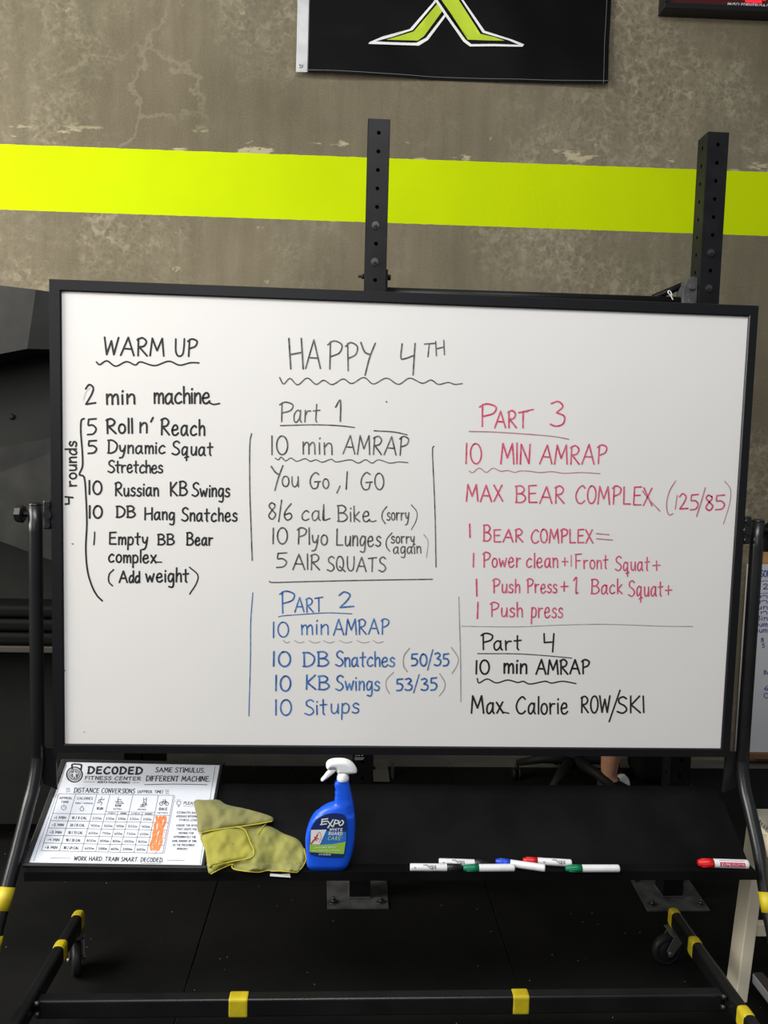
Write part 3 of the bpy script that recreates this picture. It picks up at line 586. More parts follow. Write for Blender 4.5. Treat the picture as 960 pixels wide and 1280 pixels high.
for sx, X in ((-1, 0.960), (1, 0.960)):
    pts = post_path(sx, X); pts = catmull(pts, 5)
    b = bmesh.new(); add_tube(b, pts, RP, 20, up=(1, 0, 0))
    add_lathe(b, [(RP, 0), (RP*0.93, 0.004), (RP*0.6, 0.007), (0.0, 0.008)], 20, 'Z', (X*sx, 0.018, 1.345))
    po = obj('post', b, M['black_metal'], WB)
    for (za, zb) in ((0.408, 0.364), (0.318, 0.285)) if sx < 0 else ((0.388, 0.345), (0.27, 0.23)):
        seg = [p for p in pts if zb-0.012 <= p.z <= za+0.012]
        def atz(z):
            for p, q in zip(pts, pts[1:]):
                if p.z >= z >= q.z: return p.lerp(q, (p.z-z)/(p.z-q.z))
        b = bmesh.new(); add_tube(b, [atz(za), atz((za+zb)/2), atz(zb)], RP+0.0012, 20, up=(1, 0, 0)); obj('tape_band', b, M['yellow'], po)
    # pivot bracket between post and board frame
    b = bmesh.new()
    ix = sx*(X-RP)
    add_box(b, (sx*0.925, 0.018, 1.322), (0.020, 0.030, 0.075), 0.004)
    for dz in (0.026, 0.0, -0.026): add_cyl(b, (sx*0.922, -0.004, 1.322+dz), (sx*0.922, 0.01, 1.322+dz), 0.0075 if dz else 0.011, 14)
    pb = obj('pivot_bracket', b, M['black_metal'], WB)
    b = bmesh.new()
    add_cyl(b, (sx*(X+RP-0.004), 0.018, 1.322), (sx*(X+0.03), 0.018, 1.322), 0.008, 12)
    add_tube(b, [(sx*(X+0.028), 0.018, 1.322), (sx*(X+0.031), 0.018, 1.322), (sx*(X+0.046), 0.018, 1.322), (sx*(X+0.049), 0.018, 1.322)], 0.02, 8, radii=[0.019, 0.024, 0.022, 0.016])
    for f in b.faces: f.smooth = False
    obj('clamp_knob', b, M['rubber'] if sx > 0 else M['black_metal'], WB)
    b = bmesh.new(); add_prism(b, [Vector((sx*x, 0.022, z)) for x, z in ((0.915, 0.700), (0.950, 0.700), (0.950, 0.600), (0.912, 0.582))], Vector((0, 0.006, 0)), 0.001); obj('tray_gusset', b, M['black_metal'], WB)
    # foot bar
    FX = FEETX[sx]
    b = bmesh.new()
    add_box(b, (FX, -0.145, 0.131), (0.030, 0.62, 0.052), 0.011, seg=3); fo = obj('foot_bar', b, M['black_metal'], WB)
    for y0, y1 in ((0.166, 0.128), (0.036, -0.006), (-0.228, -0.275))[:3 if sx > 0 else 2]:
        b = bmesh.new(); add_box(b, (FX, (y0+y1)/2, 0.131), (0.0324, y0-y1, 0.0544), 0.0118, seg=3)
        bmesh.ops.delete(b, geom=[], context='VERTS'); obj('tape_band', b, M['yellow'], fo)
    for k, cy in enumerate((0.135, -0.425)):
        swing = {(-1, 0): 0.35, (1, 0): -1.42, (-1, 1): 0.2, (1, 1): -0.3}[(sx, k)]
        R_ = Matrix.Translation((FX, cy, 0)) @ Matrix.Rotation(swing, 4, 'Z')
        b = bmesh.new()
        add_box(b, (0, 0, 0.1035), (0.05, 0.05, 0.003), 0.0008)
        add_lathe(b, [(0.018, 0.088), (0.021, 0.092), (0.021, 0.098), (0.016, 0.102)], 18, 'Z')
        for s in (-1, 1):
            add_prism(b, [Vector((s*0.018, 0.018, 0.092)), Vector((s*0.018, -0.018, 0.092)), Vector((s*0.018, -0.038, 0.052)), Vector((s*0.018, -0.032, 0.034)), Vector((s*0.018, -0.022, 0.034)), Vector((s*0.018, 0.010, 0.075))], Vector((s*0.003, 0, 0)))
        add_box(b, (0, 0, 0.0915), (0.042, 0.036, 0.003))
        add_cyl(b, (-0.026, -0.028, 0.0452), (0.026, -0.028, 0.0452), 0.006, 8)
        bmesh.ops.transform(b, matrix=R_, verts=b.verts); ca = obj('caster', b, M['fork'], WB)
        b = bmesh.new()
        prof_ = [(0.012, -0.013), (0.030, -0.012), (0.032, -0.009), (0.036, -0.013), (0.043, -0.010), (0.0452, -0.005), (0.0452, 0.005), (0.043, 0.010), (0.036, 0.013), (0.032, 0.009), (0.030, 0.012), (0.012, 0.013)]
        add_lathe(b, prof_, 32, 'X', (0, -0.028, 0.0452)); bmesh.ops.transform(b, matrix=R_, verts=b.verts); obj('wheel', b, M['wheel'], ca)
b = bmesh.new(); add_box(b, ((FEETX[1]+FEETX[-1])/2, -0.165, 0.117), (FEETX[1]-FEETX[-1]-0.03, 0.03, 0.049), 0.006, seg=3); cb = obj('cross_bar', b, M['black_metal'], WB)
for xa, xb in ((-0.423, -0.371), (0.291, 0.338)):
    b = bmesh.new(); add_box(b, ((xa+xb)/2, -0.165, 0.117), (xb-xa, 0.0324, 0.0514), 0.0068, seg=3); obj('tape_band', b, M['yellow'], cb)
for sx in (-1, 1):
    b = bmesh.new(); fx = FEETX[sx]-sx*0.019
    for dz in (0.014, -0.014): add_cyl(b, (fx, -0.190, 0.13+dz), (fx-sx*0.01, -0.190, 0.13+dz), 0.006, 8)
    obj('bolt', b, M['dark_steel'], WB)
# tray: sloped sheet, flat ledge, small lips
TS = math.atan(0.684); ZL = 0.443; YF = -0.0945
xw = 0.932
b = bmesh.new()
def tray_y(z): return YF+(z-ZL)/0.684
prof = [(-0.137, ZL-0.020), (-0.137, ZL+0.0035), (-0.1355, ZL+0.0035), (-0.1345, ZL), (YF, ZL), (tray_y(0.570), 0.570), (tray_y(0.570)+0.004, 0.566), (YF+0.003, ZL-0.003), (-0.134, ZL-0.003), (-0.134, ZL-0.020)]
L1 = [b.verts.new((-xw, y, z)) for y, z in prof]; L2 = [b.verts.new((xw, y, z)) for y, z in prof]
n_ = len(prof)
for k in range(n_): b.faces.new((L1[k], L1[(k+1) % n_], L2[(k+1) % n_], L2[k]))
for Lk in (L1, L2):
    for idx in ((4, 5, 6, 7), (0, 1, 2, 9), (3, 4, 7, 8), (2, 3, 8, 9)): b.faces.new([Lk[i] for i in idx])
obj('tray', b, M['tray'], WB)

NT = Vector((0, -math.sin(TS), math.cos(TS)))    # upward normal of the sloped sheet
PT = Vector((0, YF, ZL))
def on_tray(px, py, h=0.0): return on_plane(px, py, PT+NT*h, NT)

# ================================================================== POSTER ON THE TRAY
PO = thing('framed_poster', 'white distance conversion chart in a thin black holder at the left end of the tray', 'poster', on_tray(150, 1078))
C4 = [on_tray(81, 953, 0.008), on_tray(271.5, 957, 0.008), on_tray(254, 1081, 0.008), on_tray(39.5, 1078, 0.008)]
cen = sum(C4, Vector())/4
e1 = (C4[1]-C4[0]+C4[2]-C4[3]).normalized(); e2 = NT.cross(e1).normalized()
W2, H2 = 0.2155, 0.1425
def PQ(u, v, h=0.0): return cen+e1*(u*W2)+e2*(v*H2)+NT*h
b = bmesh.new(); add_prism(b, [PQ(-1, -1), PQ(1, -1), PQ(1, 1), PQ(-1, 1)], NT*-0.002); SH = obj('sheet', b, M['paper'], PO)
b = bmesh.new()
du, dv = 0.014/W2, 0.009/H2
for (u0, v0, u1, v1) in ((-1-du, 1, 1+du, 1+dv), (-1-du, -1-dv, 1+du, -1), (-1-du, -1, -1, 1), (1, -1, 1+du*0.6, 1)):
    add_prism(b, [PQ(u0, v0, 0.003), PQ(u1, v0, 0.003), PQ(u1, v1, 0.003), PQ(u0, v1, 0.003)], NT*-0.0102, 0.0015)
add_prism(b, [PQ(-1-du, -1-dv, -0.0025), PQ(1+du*0.6, -1-dv, -0.0025), PQ(1+du*0.6, 1+dv, -0.0025), PQ(-1-du, 1+dv, -0.0025)], NT*-0.0046)
obj('frame', b, M['holder'], PO)
# print, measured on a close view of the sheet (3.692 picture units to one)
def crop(x, y): return on_tray(30+x/3.6923, 940+y/3.6923, 0.0083)
def ppen(): return Pen(crop, NT, 0.00205/3.6923*1.03)
P = ppen(); T = P.text
T('DECODED', 294, 99, 543, 102, 31, 9.5, 0.10, 0.26, 0.0)
T('FITNESS CENTER', 281, 127, 537, 131, 16, 3.4, 0.12, 0.2, 0.0); T('NORTH PALM SPRINGS', 340, 143, 488, 145, 8, 2.2, 0, 0.2, 0)
P.line([(275, 137), (325, 138)], 1.6); P.line([(500, 141), (532, 142)], 1.6)
T('SAME STIMULUS.', 606, 92, 832, 95, 21, 4.0, 0.12, 0.2); T('DIFFERENT MACHINE.', 563, 134, 855, 136, 24, 4.0, 0.12, 0.2)
P.line([(556, 151), (700, 148), (846, 151)], 3.2)
T('DISTANCE CONVERSIONS', 230, 186, 510, 191, 21, 3.4, 0.12, 0.2); T('(APPROX. TIME)', 524, 190, 640, 190, 13, 2.4, 0.12, 0.2)
for y in (168, 176, 184): P.line([(194, y), (212, y-1)], 2.4)
for y in (176, 183, 191): P.line([(652, y), (669, y+1)], 2.4)
# table
Q4 = [(160, 192), (690, 200), (640, 467), (80, 455)]
def tb(u, v):
    # projective map of the unit square on the table's outline
    x0, y0 = Q4[0]; x1, y1 = Q4[1]; x2, y2 = Q4[2]; x3, y3 = Q4[3]
    dx1, dx2, sx = x1-x2, x3-x2, x0-x1+x2-x3; dy1, dy2, sy = y1-y2, y3-y2, y0-y1+y2-y3
    den = dx1*dy2-dx2*dy1; g = (sx*dy2-dx2*sy)/den; h = (dx1*sy-sx*dy1)/den
    a, b_, c, d, e, f = x1-x0+g*x1, x3-x0+h*x3, x0, y1-y0+g*y1, y3-y0+h*y3, y0
    k = g*u+h*v+1; return ((a*u+b_*v+c)/k, (d*u+e*v+f)/k)
cols = [0, 0.15, 0.335, 0.45, 0.555, 0.65, 0.765, 0.87, 1.0]; rows = [0, 0.36]+[0.36+0.128*k for k in range(1, 6)]
for k, u in enumerate(cols):
    v0 = 0.31 if k in (4, 6) else 0.0
    P.line([tb(u, v0), tb(u, 1)], 1.8, False)
for v in rows: P.line([tb(0, v), tb(1, v)], 1.8, False)
P.line([tb(0.45, 0.31), tb(0.87, 0.31)], 1.4, False); P.line([tb(1.012, 0), tb(1.012, 1)], 1.6, False)
def cell(t, u0, u1, v, h, w=1.9, sl=0.1):
    a, c = tb(u0, v), tb(u1, v); P.text(t, a[0], a[1], c[0], c[1], h, w, sl, 0.2, 0.0)
cell('APPROX.', 0.02, 0.13, 0.10, 10); cell('TIME', 0.045, 0.11, 0.17, 10); cell('CALORIES', 0.175, 0.31, 0.10, 10); cell('(MEN / WOMEN)', 0.17, 0.32, 0.18, 6, 1.3)
cell('RUN', 0.37, 0.42, 0.28, 11, 2.4); cell('ROW', 0.52, 0.57, 0.22, 10, 2.2); cell('METERS', 0.51, 0.58, 0.275, 6, 1.3); cell('SKI', 0.735, 0.775, 0.22, 10, 2.2); cell('METERS', 0.72, 0.79, 0.275, 6, 1.3); cell('BIKE', 0.90, 0.97, 0.27, 11, 2.4); cell('METERS', 0.89, 0.98, 0.33, 6, 1.3)
for k, t in ((3, 'MEN'), (4, 'WOMEN'), (5, 'MEN'), (6, 'WOMEN')): cell(t, cols[k]+0.025, cols[k+1]-0.02, 0.35, 6, 1.5)
body = [('~1 MIN', '10 / 8 CAL', '200m', '250m', '200m', '250m', '200m'), ('~2 MIN', '20 / 15 CAL', '400m', '500m', '400m', '500m', '400m'), ('~3 MIN', '30 / 25 CAL', '600m', '750m', '600m', '750m', '600m'),
        ('~4 MIN', '40 / 32 CAL', '800m', '1000m', '800m', '1000m', '800m'), ('~8 MIN', '80 / 64 CAL', '1600m', '2000m', '1600m', '2000m', '1600m')]
for r_, row in enumerate(body):
    for c_, t in enumerate(row):
        a, d = cols[c_], cols[c_+1]; m_ = (d-a)*0.17
        cell(t, a+m_, d-m_, rows[r_+1]+0.092, 11 if c_ < 2 else 10, 2.3 if c_ < 2 else 1.9)
# little pictograms: clock, flame, runner, rower, skier, bike, lamp
def ring(c, r, w): P.line([(c[0]+r*math.cos(a), c[1]+r*math.sin(a)) for a in [2*math.pi*k/16 for k in range(17)]], w, False)
c_ = tb(0.08, 0.25); ring(c_, 11, 2.0); P.line([(c_[0], c_[1]-7), c_, (c_[0]+4, c_[1])], 1.6, False)
c_ = tb(0.24, 0.27); P.line([(c_[0], c_[1]-13), (c_[0]+9, c_[1]+2), (c_[0], c_[1]+10), (c_[0]-9, c_[1]+2), (c_[0], c_[1]-13)], 2.2)
c_ = tb(0.385, 0.12)
for L_ in ([(2, -14), (5, -17)], [(2, -10), (-3, 4)], [(-3, 4), (6, 10), (0, 20)], [(-3, 4), (-10, 10), (-16, 8)], [(2, -9), (12, -4), (16, -9)], [(0, -7), (-9, -4), (-10, 3)]): P.line([(c_[0]+x, c_[1]+y) for x, y in L_], 3.0, False)
c_ = tb(0.545, 0.11)
for L_ in ([(-6, -14), (-4, -16)], [(-6, -10), (-8, 6), (8, 4), (14, 10)], [(-6, -6), (8, -4)], [(-16, 12), (20, 14)], [(-20, 4), (-8, 7)]): P.line([(c_[0]+x, c_[1]+y) for x, y in L_], 3.0, False)
c_ = tb(0.76, 0.11)
for L_ in ([(-4, -14), (-2, -16)], [(-4, -10), (-2, 4), (-8, 16)], [(-2, 4), (6, 15)], [(-4, -7), (10, -8)], [(10, -16), (8, 17)], [(-14, 17), (14, 18)]): P.line([(c_[0]+x, c_[1]+y) for x, y in L_], 2.8, False)
c_ = tb(0.93, 0.13); ring((c_[0]-13, c_[1]+6), 8, 2.6); ring((c_[0]+13, c_[1]+6), 8, 2.6)
for L_ in ([(-13, 6), (-4, -6), (8, -6), (13, 6)], [(-4, -6), (2, 6), (8, -6)], [(8, -6), (6, -14)], [(-6, -11), (0, -12)]): P.line([(c_[0]+x, c_[1]+y) for x, y in L_], 2.8, False)
ring((714, 236), 9, 2.2); P.line([(710, 248), (718, 248)], 2.2); P.line([(711, 253), (717, 253)], 2)
for a in (-2.6, -2.0, -1.57, -1.1, -0.5): P.line([(714+13*math.cos(a), 236+13*math.sin(a)), (714+18*math.cos(a), 236+18*math.sin(a))], 1.6)
T('PLEASE NOTE', 736, 242, 850, 244, 13, 2.4, 0.1); P.line([(736, 250), (850, 252)], 1.5)
for t, x0, x1, y in (('ESTIMATES BASED ON', 706, 830, 284), ('AVERAGE INTERMEDIATE', 702, 832, 301), ('FITNESS LEVELS.', 716, 810, 318), ('CHOOSE THE OPTION', 702, 806, 343), ('THAT KEEPS YOU', 705, 796, 360), ('MOVING FOR', 714, 782, 378), ('APPROXIMATELY THE', 690, 792, 396), ('SAME AMOUNT OF TIME', 682, 796, 415), ('AS THE PRESCRIBED', 686, 786, 433), ('WORKOUT.', 706, 756, 451)):
    T(t, x0, y, x1, y+1, 9, 1.6, 0.1, 0.2)
T('WORK HARD. TRAIN SMART. DECODED.', 231, 500, 641, 508, 19, 3.2, 0.12, 0.2)
P.line([(122, 489), (214, 491)], 1.6); P.line([(660, 499), (740, 501)], 1.6); P.line([(540, 513), (634, 515)], 1.8)
# thin border
P.line([(196, 60), (45, 502)], 1.5, False); P.line([(882, 68), (812, 520)], 1.5, False)
# kettlebell badge
cx, cy = 233, 104
for r_, w in ((35, 6.5), (27, 2.2)): P.line([(cx+r_*1.02*math.cos(a), cy+r_*0.98*math.sin(a)) for a in [2*math.pi*k/28 for k in range(29)]], w, False)
P.line([(222, 76), (221, 58), (230, 55), (258, 57), (266, 61), (263, 82)], 8, False)
for a in [k*math.pi/10 for k in range(20)]:
    P.line([(cx+9*math.cos(a), cy+9*math.sin(a)), (cx+25*math.cos(a), cy+25*math.sin(a))], 3.4, False)
P.done('print', M['print_grey'], SH)
P = Pen(lambda x, y: on_tray(30+x/3.6923, 940+y/3.6923, 0.0086), NT, 0.00205/3.6923)
for dx in (-0.035, -0.012, 0.012, 0.032):
    pts = [tb(0.932+dx+random.uniform(-.008, .008), 0.385+0.07*k) for k in range(9)]; P.line(pts, 12, True)
P.line([(628, 300), (648, 302)], 2.5); P.line([(640, 345), (634, 390)], 2.5); P.line([(648, 366), (655, 384), (646, 384)], 2.5); P.line([(620, 447), (602, 470)], 2.5)
P.done('highlighter_scribble', M['orange_ink'], SH)
P = Pen(lambda x, y: on_tray(30+x/3.6923, 940+y/3.6923, 0.0088), NT, 0.00205/3.6923)
for L_ in ([(0, -16), (1, -17)], [(0, -12), (0, 2)], [(0, 2), (-7, 16)], [(0, 2), (7, 16)], [(-15, -4), (0, -9), (15, -4)]): P.line([(cx+x, cy+y) for x, y in L_], 4.6, False)
P.done('badge_figure', M['paper'], SH)

# ================================================================== CLOTH, folded over the tray edge
def tray_surface(px, py, h):
    p = on_tray(px, py)
    if p.z >= ZL+0.0005: return on_tray(px, py, h)
    q = on_z(px, py, ZL+h)
    if q.y > -0.139-h*0.3: return q
    return on_y(px, py, -0.1395-h*0.6)
def blob(name, poly, base, thick, m, parent, step=7.0, rough=0.004, seed=0, smoothpoly=True, fn=tray_surface, edge=9.0, org=(230, 940), sc=4.174):
    pts = [(v.x, v.y) for v in catmull([(x, y, 0) for x, y in poly], 5, True)] if smoothpoly else poly
    n = len(pts); verts = [Vector(p) for p in pts]; edges = [(i, (i+1) % n) for i in range(n)]
    x0, x1 = min(p[0] for p in pts), max(p[0] for p in pts); y0, y1 = min(p[1] for p in pts), max(p[1] for p in pts)
    y = y0
    row = 0
    while y < y1:
        x = x0+(row % 2)*step/2
        while x < x1:
            verts.append(Vector((x+random.uniform(-1, 1), y+random.uniform(-1, 1)))); x += step
        y += step*0.87; row += 1
    vo, eo, fo, *_ = delaunay_2d_cdt(verts, edges, [list(range(n))], 1, 1e-4)
    segs = [(Vector(pts[i]), Vector(pts[(i+1) % n])) for i in range(n)]
    def dist(p):
        d = 1e9
        for a, c in segs:
            ab = c-a; t = max(0, min(1, (p-a).dot(ab)/max(ab.length_squared, 1e-9))); d = min(d, (p-a-ab*t).length)
        return d
    b = bmesh.new(); top, bot = [], []
    for v in vo:
        v = Vector(v[:2]); d = dist(v); e = 1-math.exp(-d/edge)
        nz = noise.noise(Vector((v.x*0.011+seed, v.y*0.013, seed)))+0.28*noise.noise(Vector((v.x*0.030, v.y*0.026+seed, 3)))
        h = base+thick*(0.30+0.70*e)+rough*nz*e
        px, py = org[0]+v.x/sc, org[1]+v.y/sc
        top.append(b.verts.new(fn(px, py, h))); bot.append(b.verts.new(fn(px, py, base)))
    for f in fo:
        b.faces.new([top[i] for i in f]).smooth = True; b.faces.new([bot[i] for i in reversed(f)])
    eb = {}
    for f in fo:
        for i in range(len(f)):
            k = (f[i], f[(i+1) % len(f)]); eb[tuple(sorted(k))] = eb.get(tuple(sorted(k)), 0)+1
    for (i, j), c in eb.items():
        if c == 1: b.faces.new((top[i], top[j], bot[j], bot[i])).smooth = True
    return obj(name, b, m, parent)
CL = thing('microfibre_cloth', 'crumpled yellow green microfibre cloth lying on the tray beside the chart', 'cloth', on_tray(315, 1060))
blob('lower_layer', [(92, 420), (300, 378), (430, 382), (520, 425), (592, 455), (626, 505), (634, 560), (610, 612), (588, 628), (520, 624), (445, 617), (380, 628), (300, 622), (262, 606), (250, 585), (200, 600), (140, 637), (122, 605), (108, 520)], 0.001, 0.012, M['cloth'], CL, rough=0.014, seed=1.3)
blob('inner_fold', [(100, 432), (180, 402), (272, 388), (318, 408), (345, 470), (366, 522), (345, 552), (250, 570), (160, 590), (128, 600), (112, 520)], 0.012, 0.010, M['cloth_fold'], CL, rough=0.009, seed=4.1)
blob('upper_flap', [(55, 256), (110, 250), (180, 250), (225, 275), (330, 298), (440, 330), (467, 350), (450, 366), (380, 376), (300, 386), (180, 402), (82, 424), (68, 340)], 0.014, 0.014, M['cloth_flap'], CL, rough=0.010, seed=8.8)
def edge_tube(pts, h, r):
    b = bmesh.new(); pp = catmull([(x, y, 0) for x, y in pts], 6)
    add_tube(b, [tray_surface(230+v.x/4.174, 940+v.y/4.174, h) for v in pp], r, 8); return obj('edge_binding', b, M['cloth_edge'], CL)
edge_tube([(80, 423), (180, 403), (300, 388), (400, 373), (462, 360)], 0.0225, 0.0016)
edge_tube([(272, 389), (318, 408), (345, 470), (366, 522), (345, 552), (250, 572), (150, 598)], 0.0225, 0.0016)
edge_tube([(430, 372), (400, 405), (358, 472)], 0.016, 0.0012)
edge_tube([(590, 628), (618, 600), (636, 560), (627, 505)], 0.009, 0.0016)
edge_tube([(140, 637), (200, 606), (252, 586), (250, 600), (275, 615), (380, 627), (450, 618), (588, 629)], 0.0085, 0.0014)
b = bmesh.new()
add_prism(b, [tray_surface(230+x/4.174, 940+y/4.174, 0.003) for x, y in ((452, 622), (550, 624), (556, 655), (448, 648))], Vector((0, 0.0012, 0)))
obj('care_tag', b, M['tag'], CL)

# ================================================================== SPRAY BOTTLE
YBt = -0.1125
SB = thing('spray_bottle', 'blue spray bottle with white trigger and cleaner label standing on the tray', 'spray bottle', (on_y(409, 1088, YBt).x, YBt, ZL))
def bt(x, y): return on_y(370+x/8.0, 940+y/8.0, YBt-0.02)
zf = ZL+0.0004
left = [(118, 1188), (104, 1150), (98, 1060), (92, 960), (92, 880), (108, 800), (148, 705), (215, 625), (300, 570), (372, 548), (384, 520), (386, 485), (392, 462), (386, 440), (394, 410), (384, 372), (384, 345), (402, 318), (408, 300)]
right = [(505, 1190), (520, 1160), (552, 1080), (578, 980), (590, 880), (595, 760), (590, 650), (578, 560), (560, 470), (545, 400), (532, 340), (528, 300)]
def curve_of(pts):
    q = [bt(*p) for p in pts]; q = [(p.z, p.x) for p in q]; z0 = q[0][0]
    q = catmull([(x, 0, z) for z, x in q], 8)
    return [(v.z, v.x) for v in q]
CLf, CRt = curve_of(left), curve_of(right)
def at_z(c, z):
    for (a, x), (d, x2) in zip(c, c[1:]):
        if a <= z <= d: return x+(x2-x)*((z-a)/max(d-a, 1e-9))
    return c[0][1] if z < c[0][0] else c[-1][1]
zb0 = min(CLf[0][0], CRt[0][0]); zt0 = min(CLf[-1][0], CRt[-1][0]); zsc = 1.0
def dep(t): # half depth along the height fraction
    if t < 0.06: return 0.0200+0.0060*(t/0.06)
    if t < 0.60: return 0.026
    if t < 0.78: return 0.026-0.009*((t-0.60)/0.18)
    return 0.017-0.004*((t-0.78)/0.22)
b = bmesh.new(); rings = []; NS, NR = 60, 44
def ring_pts(z, sh=1.0):
    t = (z-zb0)/(zt0-zb0); xl, xr = at_z(CLf, z), at_z(CRt, z); cxm, hx = (xl+xr)/2, (xr-xl)/2*sh; d = dep(t)*sh; e = 4.0 if t < 0.62 else 2.6
    out = []
    for k in range(NR):
        a = 2*math.pi*k/NR; c, s = math.cos(a), math.sin(a)
        out.append(Vector((cxm+hx*math.copysign(abs(c)**(2/e), c), YBt+d*math.copysign(abs(s)**(2/e), s), z)))
    return out
zs = [(zb0+0.0012, 0.90), (zb0+0.003, 0.96)]+[(zb0+0.006+(zt0-zb0-0.007)*k/NS, 1.0) for k in range(NS+1)]
bott = [[b.verts.new(p) for p in ring_pts(z, s)] for z, s in zs]
for v in bott[0]: v.co.z = zf
for a, c in zip(bott, bott[1:]):
    for k in range(NR): b.faces.new((a[k], a[(k+1) % NR], c[(k+1) % NR], c[k])).smooth = True
b.faces.new(bott[0][::-1]); b.faces.new(bott[-1])
BO = obj('bottle_body', b, M['blue_plastic'], SB)
def lb(x, y, off=0.0):
    p = on_y(370+x/8.0, 940+y/8.0, YBt-0.0266-off); return p
def flat(poly, off, m, name, par, smooth=False):
    b = bmesh.new(); pp = [(v.x, v.y) for v in catmull([(x, y, 0) for x, y in poly], 5, True)] if smooth else poly
    add_prism(b, [lb(x, y, off) for x, y in pp], Vector((0, 0.0006, 0))); return obj(name, b, m, par)
LAB = flat([(150, 770), (195, 690), (262, 640), (340, 616), (440, 618), (490, 640), (508, 690), (513, 800), (502, 920), (480, 1030), (440, 1054), (300, 1052), (160, 1030), (136, 1000), (138, 900)], 0.0008, M['navy'], 'label', SB, True)
flat([(300, 790), (505, 800), (500, 905), (400, 922), (245, 928), (262, 880)], 0.0011, M['label_blue'], 'label_panel', SB)
flat([(137, 926), (250, 930), (370, 922), (497, 900), (478, 1020), (300, 1012), (137, 1000)], 0.0014, M['green_band'], 'label_band', SB)
flat([(150, 782), (305, 778), (240, 925), (143, 922)], 0.0014, M['white_ink'], 'label_picture', SB)
def lpen(o): return Pen(lambda x, y: lb(x, y, o), NB, 0.00203/8)
P = lpen(0.0018)
for L_ in ([(262, 672), (255, 722)], [(265, 674), (318, 668)], [(258, 698), (305, 692)], [(245, 726), (305, 718)], [(315, 690), (362, 745)], [(372, 676), (318, 758)], [(392, 680), (374, 745)], [(392, 680), (425, 690), (418, 712), (384, 716)], [(450, 690), (430, 715), (440, 734), (462, 726), (474, 702), (462, 686), (447, 690)]): P.line(L_, 12, len(L_) > 3)
P.text('WHITE', 335, 786, 462, 790, 25, 5.5, 0.12, 0.24, 0); P.text('BOARD', 326, 828, 462, 832, 29, 6, 0.12, 0.26, 0)
P.text('CLEANING SPRAY', 190, 962, 400, 958, 12, 3, 0.1); P.text('ALL PURPOSE CLEANER', 165, 990, 440, 988, 9, 2.2, 0.1); P.text('22 FL OZ (650 ml)', 230, 1030, 345, 1032, 13, 2.4)
P.done('lettering', M['white_ink'], LAB)
P = lpen(0.0018); P.text('CARE', 320, 880, 445, 880, 34, 6, 0.08, 0.3, 0); P.line([(462, 852), (466, 858)], 6); P.done('lettering', M['pale_green_ink'], LAB)
P = lpen(0.0020)
P.line([(150, 915), (190, 870), (215, 825)], 14); P.line([(165, 890), (200, 862), (225, 868)], 10); P.line([(205, 830), (235, 800), (250, 850), (230, 905)], 4); P.line([(185, 850), (205, 885)], 12)
P.done('label_drawing', M['red_ink'], LAB)
# trigger head
def th(poly, D, R, m, name):
    pts = [(v.x, v.y) for v in catmull([(x, y, 0) for x, y in poly], 5, True)]
    P2 = [on_y(370+x/8, 940+y/8, YBt-0.02) for x, y in pts]; P2 = [Vector((p.x, p.z)) for p in P2]; n = len(P2)
    x0, x1 = min(p.x for p in P2), max(p.x for p in P2); y0, y1 = min(p.y for p in P2), max(p.y for p in P2)
    ins = []; st = 0.0016; yy = y0; r_ = 0
    while yy < y1:
        xx = x0+(r_ % 2)*st/2
        while xx < x1: ins.append(Vector((xx, yy))); xx += st
        yy += st*0.87; r_ += 1
    vo, eo, fo, *_ = delaunay_2d_cdt(P2+ins, [(i, (i+1) % n) for i in range(n)], [list(range(n))], 1, 1e-6)
    segs = [(P2[i], P2[(i+1) % n]) for i in range(n)]
    def dist(p):
        d = 1e9
        for a_, c_ in segs:
            ab = c_-a_; t = max(0, min(1, (p-a_).dot(ab)/max(ab.length_squared, 1e-12))); d = min(d, (p-a_-ab*t).length)
        return d
    bm = bmesh.new(); F, K = [], []
    for v in vo:
        v = Vector(v[:2]); q = min(1.0, dist(v)/R); h = D*math.sqrt(max(0.0, 1-(1-q)**2)); on = q < 1e-4
        f_ = bm.verts.new((v.x, YBt-h, v.y)); F.append(f_); K.append(f_ if on else bm.verts.new((v.x, YBt+h, v.y)))
    for f in fo:
        bm.faces.new([F[i] for i in f]).smooth = True
        kk = [K[i] for i in reversed(f)]
        if not all(F[i] is K[i] for i in f): bm.faces.new(kk).smooth = True
    return obj(name, bm, m, SB)
th([(298, 150), (308, 128), (345, 106), (410, 97), (490, 101), (555, 130), (598, 180), (612, 225), (595, 243), (540, 250), (470, 250), (412, 240), (392, 195), (350, 196), (318, 206), (300, 185)], 0.0145, 0.011, M['white_plastic'], 'spray_head')
th([(352, 192), (392, 196), (402, 218), (360, 258), (300, 305), (268, 326), (250, 322), (246, 305), (270, 275), (310, 225)], 0.0085, 0.005, M['white_plastic'], 'trigger')
b = bmesh.new()
c0 = on_y(370+468/8, 940+315/8, YBt-0.02); c1 = on_y(370+470/8, 940+232/8, YBt-0.02)
add_lathe(b, [(0.0148, 0), (0.0155, 0.001), (0.0155, 0.010), (0.014, 0.012), (0.0138, c1.z-c0.z)], 30, 'Z', (c0.x, YBt, c0.z)); obj('collar', b, M['white_plastic'], SB)

